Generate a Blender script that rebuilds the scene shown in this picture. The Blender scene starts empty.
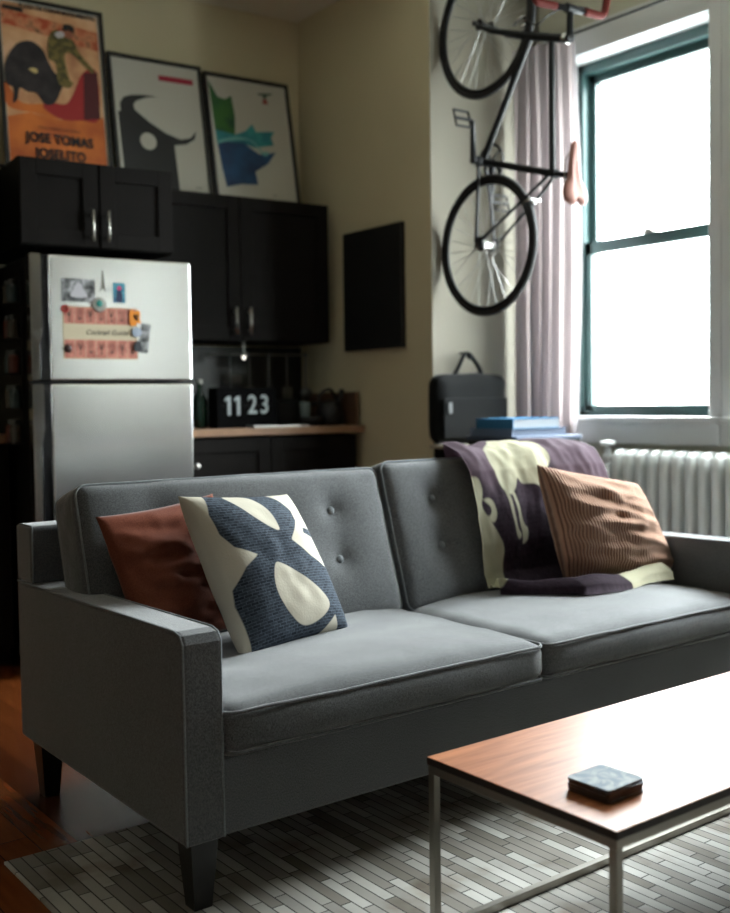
import bpy, bmesh, math, random
from mathutils import Vector, Matrix, noise
random.seed(7)
C = bpy.context.scene.collection
S = bpy.context.scene
PI = math.pi

# ------------------------------------------------------------------ camera
cam_d = bpy.data.cameras.new('camera')
cam = bpy.data.objects.new('camera', cam_d); C.objects.link(cam)
right = Vector((0.79509, -0.60635, -0.01332)); down = Vector((-0.0356, -0.0247, -0.99906))
def cam_matrix():
    p, r, y = math.radians(2.3677), math.radians(-0.7639), math.radians(52.67)
    M = Matrix(((1,0,0),(0,-math.sin(p),-math.cos(p)),(0,math.cos(p),-math.sin(p))))
    Rr = Matrix(((math.cos(r),-math.sin(r),0),(math.sin(r),math.cos(r),0),(0,0,1)))
    W = Matrix(((math.sin(y),-math.cos(y),0),(math.cos(y),math.sin(y),0),(0,0,1)))
    R = Rr @ M @ W
    m = Matrix((R[0], -R[1], -R[2])).transposed()
    return Matrix.Translation((0,0,1.08)) @ m.to_4x4()
cam.matrix_world = cam_matrix()
cam_d.sensor_fit = 'HORIZONTAL'; cam_d.sensor_width = 24.165; cam_d.lens = 35.0
cam_d.shift_y = -10.63/730
cam_d.clip_start = 0.05
cam_d.dof.use_dof = True; cam_d.dof.focus_distance = 2.55; cam_d.dof.aperture_fstop = 1.8
S.camera = cam

# ------------------------------------------------------------------ light
w = bpy.data.worlds.new('sky'); S.world = w; w.use_nodes = True
nt = w.node_tree; nt.nodes.clear()
out = nt.nodes.new('ShaderNodeOutputWorld'); bg = nt.nodes.new('ShaderNodeBackground')
tc = nt.nodes.new('ShaderNodeTexCoord'); sep = nt.nodes.new('ShaderNodeSeparateXYZ'); cr = nt.nodes.new('ShaderNodeValToRGB')
nt.links.new(tc.outputs['Generated'], sep.inputs[0]); nt.links.new(sep.outputs[2], cr.inputs[0])
cr.color_ramp.elements[0].position = 0.0; cr.color_ramp.elements[0].color = (0.31,0.33,0.33,1)
cr.color_ramp.elements[1].position = 0.02; cr.color_ramp.elements[1].color = (0.52,0.55,0.56,1)
e_ = cr.color_ramp.elements.new(1.0); e_.color = (1.7,1.78,1.81,1)
nt.links.new(cr.outputs[0], bg.inputs[0]); bg.inputs[1].default_value = 12.0
nt.links.new(bg.outputs[0], out.inputs[0])

WX = 3.86                                     # face of the window wall
WIN = [(2.655, 3.465, 1.0, 2.68), (1.60, 2.53, 1.0, 2.68), (-2.95, -1.15, 1.12, 2.9), (-6.2, -3.10, 1.12, 2.9)]   # a row of windows along one wall
for i, (y0, y1, z0, z1) in enumerate(WIN):    # sky portals in the window openings
    ld = bpy.data.lights.new('window_daylight', 'AREA'); ld.shape = 'RECTANGLE'
    ld.size = z1-z0; ld.size_y = y1-y0
    ld.cycles.is_portal = True
    lo = bpy.data.objects.new('window_daylight', ld); C.objects.link(lo)
    lo.location = (WX+0.24, (y0+y1)/2, (z0+z1)/2); lo.rotation_euler = (0, PI/2, 0)

vs = S.view_settings
vs.view_transform = 'Standard'; vs.look = 'None'; vs.gamma = 1.0; vs.use_curve_mapping = False
vs.exposure = 2.36

# ------------------------------------------------------------------ helpers
def lin(c):
    return tuple(((x/255)/12.92 if x/255 <= 0.04045 else (((x/255)+0.055)/1.055)**2.4) for x in c)
def mat(name, rgb, rough=0.6, metal=0.0, var=0.0, scale=20, bump=0.0, bscale=80, spec=0.5, coords='Object', sheen=0.0):
    m = bpy.data.materials.new(name); m.use_nodes = True
    n = m.node_tree.nodes; l = m.node_tree.links; b = n['Principled BSDF']
    c = lin(rgb)
    b.inputs['Base Color'].default_value = (*c, 1); b.inputs['Roughness'].default_value = rough
    b.inputs['Metallic'].default_value = metal; b.inputs['Specular IOR Level'].default_value = spec
    if sheen: b.inputs['Sheen Weight'].default_value = sheen
    t = n.new('ShaderNodeTexCoord')
    if var:
        nz = n.new('ShaderNodeTexNoise'); nz.inputs['Scale'].default_value = scale; nz.inputs['Detail'].default_value = 4
        mx = n.new('ShaderNodeMix'); mx.data_type = 'RGBA'
        mx.inputs[6].default_value = (*[x*(1-var) for x in c], 1); mx.inputs[7].default_value = (*[min(1, x*(1+var)) for x in c], 1)
        l.new(t.outputs[coords], nz.inputs['Vector']); l.new(nz.outputs[0], mx.inputs[0]); l.new(mx.outputs[2], b.inputs['Base Color'])
    if bump:
        nb = n.new('ShaderNodeTexNoise'); nb.inputs['Scale'].default_value = bscale; nb.inputs['Detail'].default_value = 3
        bp = n.new('ShaderNodeBump'); bp.inputs['Strength'].default_value = bump; bp.inputs['Distance'].default_value = 0.01
        l.new(t.outputs[coords], nb.inputs['Vector']); l.new(nb.outputs[0], bp.inputs['Height']); l.new(bp.outputs[0], b.inputs['Normal'])
    return m
def nodes(m): return m.node_tree.nodes, m.node_tree.links, m.node_tree.nodes['Principled BSDF']
def ramp(n, stops, interp='LINEAR'):
    r = n.new('ShaderNodeValToRGB'); r.color_ramp.interpolation = interp
    e = r.color_ramp.elements
    while len(e) < len(stops): e.new(0.5)
    for k, (p, c) in enumerate(stops): e[k].position = p; e[k].color = (*c, 1)
    return r
def obj(name, bm, m, parent=None, smooth=False, M=None):
    if M is not None: bmesh.ops.transform(bm, matrix=M, verts=bm.verts)
    me = bpy.data.meshes.new(name); bm.normal_update(); bm.to_mesh(me); bm.free()
    if smooth:
        for p in me.polygons: p.use_smooth = True
    for mm in (m if isinstance(m, (list, tuple)) else [m]): me.materials.append(mm)
    o = bpy.data.objects.new(name, me); C.objects.link(o)
    if parent: o.parent = parent
    return o
def tag(o, label, cat, group=None, kind=None):
    o['label'] = label; o['category'] = cat
    if group: o['group'] = group
    if kind: o['kind'] = kind
    return o
def thing(name, label, cat, loc=(0,0,0), rz=0.0, group=None, rot=None):
    o = bpy.data.objects.new(name, None); C.objects.link(o); o.empty_display_size = 0.1
    o.location = loc; o.rotation_euler = rot or (0,0,rz)
    return tag(o, label, cat, group)
def struct(name, bm, m, parent=None, **k):
    o = obj(name, bm, m, parent, **k)
    if not parent: o['kind'] = 'structure'
    return o
def box(bm, x0, x1, y0, y1, z0, z1, bev=0.0, seg=2, mi=0):
    g = bmesh.ops.create_cube(bm, size=1.0)
    vs_ = g['verts']
    for v in vs_: v.co = Vector(((x0+x1)/2+v.co.x*(x1-x0), (y0+y1)/2+v.co.y*(y1-y0), (z0+z1)/2+v.co.z*(z1-z0)))
    fs = set(f for v in vs_ for f in v.link_faces)
    for f in fs: f.material_index = mi
    if bev:
        es = list(set(e for v in vs_ for e in v.link_edges))
        bmesh.ops.bevel(bm, geom=es, offset=bev, segments=seg, profile=0.5, affect='EDGES')
    return bm
def B(*a, **k): return box(bmesh.new(), *a, **k)
def tube(bm, pts, r, n=10, closed=False, cap=True):
    pts = [Vector(p) for p in pts]; N = len(pts); rings = []
    rr = r if isinstance(r, (list, tuple)) else [r]*N
    up = None
    for i, p in enumerate(pts):
        if closed: d = (pts[(i+1) % N]-pts[i-1])
        else: d = pts[min(i+1, N-1)]-pts[max(i-1, 0)]
        d.normalize()
        if up is None:
            up = d.orthogonal().normalized()
        else:
            up = (up - d*up.dot(d))
            if up.length < 1e-6: up = d.orthogonal()
            up.normalize()
        s = d.cross(up)
        rings.append([bm.verts.new(p + (up*math.cos(2*PI*k/n)+s*math.sin(2*PI*k/n))*rr[i]) for k in range(n)])
    def bridge(a, b, off=0):
        for k in range(n): bm.faces.new((a[k], a[(k+1) % n], b[(k+1+off) % n], b[(k+off) % n]))
    for i in range(N-1): bridge(rings[i], rings[i+1])
    if closed:
        a, b = rings[-1], rings[0]
        off = min(range(n), key=lambda q: (a[0].co-b[q].co).length)
        bridge(a, b, off)
    elif cap:
        bm.faces.new(list(reversed(rings[0]))); bm.faces.new(rings[-1])
    return bm
def T(pts, r, **k): return tube(bmesh.new(), pts, r, **k)
def lathe(bm, prof, c=(0,0,0), n=24):
    rings = [[bm.verts.new((c[0]+r*math.cos(2*PI*k/n), c[1]+r*math.sin(2*PI*k/n), c[2]+z)) for k in range(n)] for r, z in prof]
    for a, b in zip(rings, rings[1:]):
        for k in range(n): bm.faces.new((a[k], a[(k+1) % n], b[(k+1) % n], b[k]))
    bm.faces.new(list(reversed(rings[0]))); bm.faces.new(rings[-1])
    return bm
def sph(bm, c, r, s=(1,1,1), u=16, v=10):
    g = bmesh.ops.create_uvsphere(bm, u_segments=u, v_segments=v, radius=r)
    for q in g['verts']: q.co = Vector((c[0]+q.co.x*s[0], c[1]+q.co.y*s[1], c[2]+q.co.z*s[2]))
    return bm
def prism(bm, poly, d, M=None):
    """flat polygon in xz, thickness d along -y (front at y=-d)"""
    f = [bm.verts.new((x, -d, z)) for x, z in poly]; b = [bm.verts.new((x, 0, z)) for x, z in poly]
    n = len(poly)
    fa = bm.faces.new(f); fb = bm.faces.new(list(reversed(b)))
    for k in range(n): bm.faces.new((f[k], b[k], b[(k+1) % n], f[(k+1) % n]))
    bm.normal_update(); bmesh.ops.triangulate(bm, faces=[fa, fb], ngon_method='EAR_CLIP')
    bmesh.ops.recalc_face_normals(bm, faces=bm.faces)
    return bm
def text_bm(s, size, depth=0.0006, bold=0.0, shear=0.0, spacing=1.0, sx=1.0):
    """text standing in the xz plane facing -y, centred"""
    cu = bpy.data.curves.new('t', 'FONT'); cu.body = s; cu.size = size; cu.extrude = depth; cu.offset = bold
    cu.align_x = 'CENTER'; cu.align_y = 'CENTER'; cu.shear = shear; cu.space_character = spacing
    o = bpy.data.objects.new('t', cu); C.objects.link(o)
    dg = bpy.context.evaluated_depsgraph_get(); me = bpy.data.meshes.new_from_object(o.evaluated_get(dg))
    bm = bmesh.new(); bm.from_mesh(me)
    bpy.data.objects.remove(o); bpy.data.curves.remove(cu); bpy.data.meshes.remove(me)
    bmesh.ops.transform(bm, matrix=Matrix.Rotation(PI/2, 4, 'X') @ Matrix.Diagonal((sx,1,1,1)), verts=bm.verts)
    return bm
def add_bm(dst, src, M):
    bmesh.ops.transform(src, matrix=M, verts=src.verts)
    me = bpy.data.meshes.new('tmp'); src.to_mesh(me); src.free(); dst.from_mesh(me); bpy.data.meshes.remove(me)
def catmull(P, n=8, closed=False):
    P = [Vector(p) for p in P]; out_ = []; N = len(P)
    for i in range(N if closed else N-1):
        if closed: a, b, c, d = P[i-1], P[i], P[(i+1) % N], P[(i+2) % N]
        else: a, b, c, d = P[max(i-1,0)], P[i], P[i+1], P[min(i+2,N-1)]
        for k in range(n):
            t = k/n
            out_.append(0.5*((2*b)+(c-a)*t+(2*a-5*b+4*c-d)*t*t+(3*b-a-3*c+d)*t**3))
    if not closed: out_.append(P[-1])
    return out_
def cushion(sx, sy, sz, r, crown_t=0.03, crown_b=0.01, dents=(), cuts=26, wr=0.004, seed=0.0, sag=0.0, bulge=0.012):
    """rounded box sx,sy,sz centred; +z face bulges by crown_t; dents = (x,y,depth,sigma)"""
    bm = bmesh.new(); bmesh.ops.create_cube(bm, size=2.0)
    bmesh.ops.subdivide_edges(bm, edges=bm.edges[:], cuts=cuts, use_grid_fill=True)
    hx, hy, hz = sx/2, sy/2, sz/2
    for v in bm.verts:
        p = v.co.copy(); u, q = p.x, p.y
        # denser near the edges
        f = lambda t: math.copysign(abs(t)**0.75, t)
        p = Vector((f(p.x)*hx, f(p.y)*hy, f(p.z)*hz))
        inn = Vector((max(-hx+r, min(hx-r, p.x)), max(-hy+r, min(hy-r, p.y)), max(-hz+r, min(hz-r, p.z))))
        d = p-inn
        if d.length > 1e-9: p = inn + d.normalized()*r
        nx, ny = p.x/hx, p.y/hy
        cr_ = max(0, (1-nx**4))**1 * max(0, (1-ny**4))
        wz = max(0, p.z/hz)
        p.z += crown_t*cr_*wz - crown_b*cr_*max(0, -p.z/hz)
        side = max(0, 1-abs(p.z/hz)**2)
        p.x += math.copysign(bulge*side*max(0, 1-ny**4), p.x) if abs(nx) > 0.9 else 0
        p.y += math.copysign(bulge*side*max(0, 1-nx**4), p.y) if abs(ny) > 0.9 else 0
        if wz > 0.5:
            for (dx, dy, dd, sg) in dents:
                dist = math.hypot(p.x-dx, p.y-dy)
                p.z -= dd*math.exp(-(dist/sg)) 
        w3 = noise.noise(Vector((p.x*6+seed, p.y*9, p.z*9+seed)))+0.5*noise.noise(Vector((p.x*15+seed, p.y*15, p.z*15)))
        p += (p-inn if (p-inn).length > 1e-6 else Vector((0,0,1))).normalized()*w3*wr if False else Vector((0,0,w3*wr*(1 if p.z > 0 else -1)))
        if abs(ny) > 0.93 or abs(nx) > 0.93: p += Vector((math.copysign(w3*wr, nx) if abs(nx) > 0.93 else 0, math.copysign(w3*wr, ny) if abs(ny) > 0.93 else 0, 0))
        v.co = p
    bmesh.ops.recalc_face_normals(bm, faces=bm.faces)
    return bm
def rrect(hx, hy, r, z, n=6, m=14):
    pts = []
    for cx_, cy_, a0 in ((hx-r, hy-r, 0), (-hx+r, hy-r, 90), (-hx+r, -hy+r, 180), (hx-r, -hy+r, 270)):
        for k in range(n+1):
            a = math.radians(a0+90*k/n); pts.append(Vector((cx_+r*math.cos(a), cy_+r*math.sin(a), z)))
    out_ = []
    for i, p in enumerate(pts):
        q = pts[(i+1) % len(pts)]; out_.append(p)
        if (q-p).length > 0.1:
            for k in range(1, m): out_.append(p.lerp(q, k/m))
    return out_

# kitchen frame: s along the kitchen wall, k distance from the camera axis, rotated -4.46 degrees
KA = math.radians(-4.46)
def K(s, k, z=0.0): return (s*math.cos(KA)-k*math.sin(KA), s*math.sin(KA)+k*math.cos(KA), z)

# ------------------------------------------------------------------ materials
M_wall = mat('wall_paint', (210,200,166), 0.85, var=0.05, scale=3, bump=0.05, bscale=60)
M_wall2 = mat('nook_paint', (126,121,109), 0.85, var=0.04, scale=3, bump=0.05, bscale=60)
M_wallw = mat('window_wall_paint', (190,188,170), 0.85, var=0.04, scale=3)
M_dark_wall = mat('far_wall_paint', (130,124,112), 0.9)
M_ceil = mat('ceiling_paint', (214,208,192), 0.9)
M_trim = mat('white_trim', (205,208,208), 0.45, var=0.03, scale=8)
M_teal = mat('teal_window_paint', (50,78,77), 0.4)
M_cab = mat('espresso_wood', (20,17,15), 0.6, spec=0.1, var=0.3, scale=12)
M_cabin = mat('espresso_dark', (12,11,10), 0.7, spec=0.1)
M_nickel = mat('brushed_nickel', (190,188,182), 0.3, 1.0)
M_counter = mat('butcher_block', (142,108,80), 0.45, var=0.25, scale=14)
M_steel = mat('stainless', (236,236,234), 0.22, 1.0)
M_black = mat('black_plastic', (9,9,10), 0.5)
M_blackgloss = mat('black_gloss', (8,8,9), 0.25)
M_frame = mat('black_frame', (12,12,12), 0.4)
M_mat = mat('poster_mat', (190,188,176), 0.7)
M_white = mat('white_enamel', (225,228,228), 0.35)
M_radiator = mat('radiator_enamel', (222,226,224), 0.4, var=0.03, scale=10)
M_leg = mat('black_wood_leg', (10,9,8), 0.4)
M_metal = mat('brushed_steel', (150,146,138), 0.3, 1.0)

def fabric(name, c1, c2, bump=0.45, scale=560, sheen=0.15):
    m = mat(name, c1, 0.92, spec=0.15, sheen=sheen); n, l, b = nodes(m); b.inputs['Sheen Roughness'].default_value = 0.35
    t = n.new('ShaderNodeTexCoord')
    nz = n.new('ShaderNodeTexNoise'); nz.inputs['Scale'].default_value = scale; nz.inputs['Detail'].default_value = 3
    mp = n.new('ShaderNodeMapping'); mp.inputs['Scale'].default_value = (1,1,0.55)
    n2 = n.new('ShaderNodeTexNoise'); n2.inputs['Scale'].default_value = 5; n2.inputs['Detail'].default_value = 4
    r = ramp(n, [(0.38, lin(c1)), (0.62, lin(c2))])
    mx = n.new('ShaderNodeMix'); mx.data_type = 'RGBA'; mx.blend_type = 'MULTIPLY'; mx.inputs[0].default_value = 0.35
    l.new(t.outputs['Object'], mp.inputs[0]); l.new(mp.outputs[0], nz.inputs['Vector']); l.new(t.outputs['Object'], n2.inputs['Vector'])
    l.new(nz.outputs[0], r.inputs[0]); l.new(r.outputs[0], mx.inputs[6]); l.new(n2.outputs[0], mx.inputs[7]); l.new(mx.outputs[2], b.inputs['Base Color'])
    bp = n.new('ShaderNodeBump'); bp.inputs['Strength'].default_value = bump; bp.inputs['Distance'].default_value = 0.002
    l.new(nz.outputs[0], bp.inputs['Height']); l.new(bp.outputs[0], b.inputs['Normal'])
    return m
M_sofa = fabric('grey_tweed', (78,80,82), (118,120,122), sheen=0.75)
M_pipe = fabric('grey_piping', (120,126,130), (150,155,158))
M_button = fabric('grey_button', (100,105,108), (140,145,148))

def floor_mat():
    m = mat('wood_floor', (110,52,22), 0.22, spec=0.5); n, l, b = nodes(m)
    t = n.new('ShaderNodeTexCoord'); mp = n.new('ShaderNodeMapping'); mp.inputs['Rotation'].default_value = (0,0,PI/2)
    br = n.new('ShaderNodeTexBrick'); br.inputs['Scale'].default_value = 1; br.inputs['Brick Width'].default_value = 1.3; br.inputs['Row Height'].default_value = 0.09
    br.inputs['Mortar Size'].default_value = 0.0015; br.offset = 0.37; br.inputs['Bias'].default_value = 0.0
    br.inputs['Color1'].default_value = (*lin((74,34,16)),1); br.inputs['Color2'].default_value = (*lin((136,72,32)),1); br.inputs['Mortar'].default_value = (*lin((30,14,8)),1)
    nz = n.new('ShaderNodeTexNoise'); nz.inputs['Scale'].default_value = 6; nz.inputs['Detail'].default_value = 6
    m2 = n.new('ShaderNodeMapping'); m2.inputs['Scale'].default_value = (8,0.6,1)
    mx = n.new('ShaderNodeMix'); mx.data_type = 'RGBA'; mx.blend_type = 'MULTIPLY'; mx.inputs[0].default_value = 0.6
    r = ramp(n, [(0.3, (0.45,0.42,0.4)), (0.7, (1,1,1))])
    l.new(t.outputs['Object'], mp.inputs[0]); l.new(mp.outputs[0], br.inputs['Vector']); l.new(t.outputs['Object'], m2.inputs[0]); l.new(m2.outputs[0], nz.inputs['Vector'])
    l.new(nz.outputs[0], r.inputs[0]); l.new(br.outputs['Color'], mx.inputs[6]); l.new(r.outputs[0], mx.inputs[7]); l.new(mx.outputs[2], b.inputs['Base Color'])
    return m
def rug_mat():
    m = mat('hide_patchwork', (150,145,135), 0.75, spec=0.3); n, l, b = nodes(m)
    t = n.new('ShaderNodeTexCoord'); mp = n.new('ShaderNodeMapping'); mp.inputs['Rotation'].default_value = (0,0,PI/2)
    br = n.new('ShaderNodeTexBrick'); br.inputs['Scale'].default_value = 1; br.inputs['Brick Width'].default_value = 0.2; br.inputs['Row Height'].default_value = 0.030
    br.inputs['Mortar Size'].default_value = 0.0019; br.inputs['Mortar Smooth'].default_value = 0.4; br.offset = 0.41; br.offset_frequency = 3; br.squash = 0.8; br.squash_frequency = 2
    br.inputs['Color1'].default_value = (*lin((124,118,108)),1); br.inputs['Color2'].default_value = (*lin((200,198,192)),1); br.inputs['Mortar'].default_value = (*lin((52,50,46)),1)
    nz = n.new('ShaderNodeTexNoise'); nz.inputs['Scale'].default_value = 5; nz.inputs['Detail'].default_value = 5
    r = ramp(n, [(0.32, lin((150,128,100))), (0.46, (0.75,0.75,0.75)), (0.7, (1,1,1))])
    mx = n.new('ShaderNodeMix'); mx.data_type = 'RGBA'; mx.blend_type = 'MULTIPLY'; mx.inputs[0].default_value = 0.7
    l.new(t.outputs['Object'], mp.inputs[0]); l.new(mp.outputs[0], br.inputs['Vector']); l.new(t.outputs['Object'], nz.inputs['Vector']); l.new(nz.outputs[0], r.inputs[0])
    l.new(br.outputs['Color'], mx.inputs[6]); l.new(r.outputs[0], mx.inputs[7]); l.new(mx.outputs[2], b.inputs['Base Color'])
    bp = n.new('ShaderNodeBump'); bp.inputs['Strength'].default_value = 0.5; bp.inputs['Distance'].default_value = 0.004; bp.invert = True
    l.new(br.outputs['Fac'], bp.inputs['Height']); l.new(bp.outputs[0], b.inputs['Normal'])
    return m
def table_mat():
    m = mat('walnut_top', (150,92,58), 0.40, spec=0.22); n, l, b = nodes(m)
    t = n.new('ShaderNodeTexCoord'); mp = n.new('ShaderNodeMapping'); mp.inputs['Scale'].default_value = (1.5,22,1)
    nz = n.new('ShaderNodeTexNoise'); nz.inputs['Scale'].default_value = 3; nz.inputs['Detail'].default_value = 7; nz.inputs['Distortion'].default_value = 0.6
    r = ramp(n, [(0.3, lin((140,82,48))), (0.7, lin((178,114,74)))])
    l.new(t.outputs['Object'], mp.inputs[0]); l.new(mp.outputs[0], nz.inputs['Vector']); l.new(nz.outputs[0], r.inputs[0]); l.new(r.outputs[0], b.inputs['Base Color'])
    return m
def pane_mat():
    m = bpy.data.materials.new('window_glass'); m.use_nodes = True; n = m.node_tree.nodes; l = m.node_tree.links; n.clear()
    o = n.new('ShaderNodeOutputMaterial'); tr = n.new('ShaderNodeBsdfTransparent'); gl = n.new('ShaderNodeBsdfGlossy'); mx = n.new('ShaderNodeMixShader'); fr = n.new('ShaderNodeLayerWeight'); pw5 = n.new('ShaderNodeMath'); pw5.operation = 'POWER'; pw5.inputs[1].default_value = 5; ml = n.new('ShaderNodeMath'); ml.operation = 'MULTIPLY_ADD'; ml.inputs[1].default_value = 0.9; ml.inputs[2].default_value = 0.04
    gl.inputs['Roughness'].default_value = 0.02; fr.inputs[0].default_value = 0.5; tr.inputs[0].default_value = (0.96,0.98,0.98,1)
    l.new(fr.outputs['Facing'], pw5.inputs[0]); l.new(pw5.outputs[0], ml.inputs[0]); l.new(ml.outputs[0], mx.inputs[0]); l.new(tr.outputs[0], mx.inputs[1]); l.new(gl.outputs[0], mx.inputs[2]); l.new(mx.outputs[0], o.inputs[0])
    return m
def shade_mat():  # cloth of the added unseen shades, translucency set for the fridge reflection
    m = bpy.data.materials.new('added_shade_cloth'); m.use_nodes = True; n = m.node_tree.nodes; l = m.node_tree.links; n.clear()
    o = n.new('ShaderNodeOutputMaterial'); d = n.new('ShaderNodeBsdfDiffuse'); t = n.new('ShaderNodeBsdfTranslucent'); a = n.new('ShaderNodeAddShader')
    d.inputs[0].default_value = (0.7,0.7,0.68,1); t.inputs[0].default_value = (0.175,0.175,0.172,1)
    l.new(d.outputs[0], a.inputs[0]); l.new(t.outputs[0], a.inputs[1]); l.new(a.outputs[0], o.inputs[0]); return m
M_shade = shade_mat()
M_floor = floor_mat(); M_rug = rug_mat(); M_table = table_mat(); M_pane = pane_mat()
M_edge = mat('dark_table_edge', (34,20,14), 0.45)

# ------------------------------------------------------------------ the room
CE = 3.11; RY = -7.2
struct('floor', B(-2.2, 4.2, RY, 5.4, -0.12, 0.0), M_floor)
struct('ceiling', B(-2.2, 4.2, RY, 5.4, CE, CE+0.12), M_ceil)
def kbox(*a, **k):
    bm = B(*a, **k); bmesh.ops.transform(bm, matrix=Matrix.Rotation(KA, 4, 'Z'), verts=bm.verts); return bm
struct('wall_back', kbox(-2.6, 2.98, 5.0, 5.12, 0, CE), M_wall)
# return wall beside the kitchen and the nook wall with the bicycle: one corner block of the building
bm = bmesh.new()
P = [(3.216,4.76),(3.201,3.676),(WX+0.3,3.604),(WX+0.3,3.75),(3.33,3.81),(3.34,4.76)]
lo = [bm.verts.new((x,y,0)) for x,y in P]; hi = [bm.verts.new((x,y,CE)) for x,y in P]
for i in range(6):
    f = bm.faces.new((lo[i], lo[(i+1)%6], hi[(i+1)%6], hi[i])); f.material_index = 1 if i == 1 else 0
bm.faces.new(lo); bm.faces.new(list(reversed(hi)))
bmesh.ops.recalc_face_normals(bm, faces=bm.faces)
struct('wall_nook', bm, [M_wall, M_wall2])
struct('wall_left', B(-2.2, -2.08, RY, 5.4, 0, CE), mat('left_wall_paint', (140,134,122), 0.9))
struct('wall_rear', B(-2.08, 4.2, RY, RY+0.12, 0, CE), M_dark_wall)
bm = bmesh.new(); t = 0.26
ys = [RY+0.12]+[v for q in reversed(WIN) for v in q[:2]]+[3.62]
for a, b_ in zip(ys[::2], ys[1::2]): box(bm, WX, WX+t, a, b_, 0, CE)
for a, b_ in zip(ys[1::2], ys[2::2]):
    box(bm, WX, WX+t, a, b_, 0, 1.0 if a > 0 else 1.12); box(bm, WX, WX+t, a, b_, 2.68 if a > 0 else 2.9, CE)
struct('wall_right', bm, M_wallw)

def window(n, y0, y1, z0, z1):
    fx = WX+0.10
    fr = bmesh.new()
    box(fr, fx, fx+0.09, y1-0.035, y1, z0, z1); box(fr, fx, fx+0.09, y0, y0+0.035, z0, z1)
    box(fr, fx, fx+0.09, y0, y1, z1-0.05, z1); box(fr, fx, fx+0.09, y0, y1, z0, z0+0.025)
    root = struct('window_%d' % n, fr, M_teal)
    zm = z0+0.482*(z1-z0)
    up = bmesh.new(); a, b_ = y0+0.035, y1-0.035; x0 = fx+0.048
    box(up, x0, x0+0.035, b_-0.035, b_, zm-0.02, z1-0.05); box(up, x0, x0+0.035, a, a+0.035, zm-0.02, z1-0.05)
    box(up, x0, x0+0.035, a, b_, z1-0.09, z1-0.05); box(up, x0, x0+0.035, a, b_, zm-0.02, zm+0.018)
    s1 = obj('upper_sash', up, M_teal, root)
    lo_ = bmesh.new(); x1 = fx+0.01
    box(lo_, x1, x1+0.035, b_-0.035, b_, z0+0.025, zm+0.02); box(lo_, x1, x1+0.035, a, a+0.035, z0+0.025, zm+0.02)
    box(lo_, x1, x1+0.035, a, b_, z0+0.025, z0+0.05); box(lo_, x1, x1+0.035, a, b_, zm-0.034, zm+0.022)
    s2 = obj('lower_sash', lo_, M_teal, root)
    obj('glass_pane', B(x0+0.015, x0+0.019, a+0.03, b_-0.03, zm+0.01, z1-0.085), M_pane, s1)
    obj('glass_pane', B(x1+0.015, x1+0.019, a+0.03, b_-0.03, z0+0.045, zm-0.01), M_pane, s2)
    lk = bmesh.new(); box(lk, x1-0.012, x1+0.03, (a+b_)/2-0.03, (a+b_)/2+0.03, zm+0.022, zm+0.034, 0.004); tube(lk, [(x1, (a+b_)/2-0.02, zm+0.036), (x1-0.02, (a+b_)/2+0.03, zm+0.04)], 0.005)
    obj('sash_lock', lk, M_metal, s2)
    if n > 2:      # out of view: shades added to dim the daylight mirrored in the fridge
        obj('added_shade', B(fx-0.03, fx-0.028, y0+0.01, y1-0.01, z0+0.005, z1-0.01), M_shade, root)
    # white casing, head, stool and apron
    tr = bmesh.new(); cw = 0.115
    box(tr, WX-0.022, WX, max(y0-cw, 2.5925 if y0 > 2.6 else -9), y0, z0-0.0, z1+0.13, 0.004); box(tr, WX-0.022, WX, y1, min(y1+cw, 3.60 if y1 > 3 else 2.5915), z0, z1+0.13, 0.004)
    box(tr, WX-0.022, WX, y0, y1, z1, z1+0.13, 0.004)
    # lining of the opening
    box(tr, WX, fx, y1-0.004, y1+0.0, z0, z1); box(tr, WX, fx, y0, y0+0.004, z0, z1); box(tr, WX, fx, y0, y1, z1-0.004, z1)
    struct('trim_%d' % n, tr, M_trim)
    st = bmesh.new(); box(st, WX-0.055, fx, (y0-0.14 if y0 < 2.6 else 2.593), min(y1+0.13, 3.60 if y1 > 3 else 2.591), z0-0.03, z0, 0.006); box(st, WX-0.03, WX, (y0-0.12 if y0 < 2.6 else 2.593), min(y1+0.11, 3.60 if y1 > 3 else 2.591), z0-0.125, z0-0.03, 0.004)
    struct('trim_%d' % (n+5), st, M_trim)
for i, q in enumerate(WIN): window(i+1, *q)

# ------------------------------------------------------------------ rug
bm = B(0.80, 3.45, -0.6, 2.478, 0.0, 0.007, 0.002)
tag(obj('patchwork_rug', bm, M_rug), 'grey and cream patchwork hide rug of narrow strips under the sofa and table', 'rug')

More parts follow.
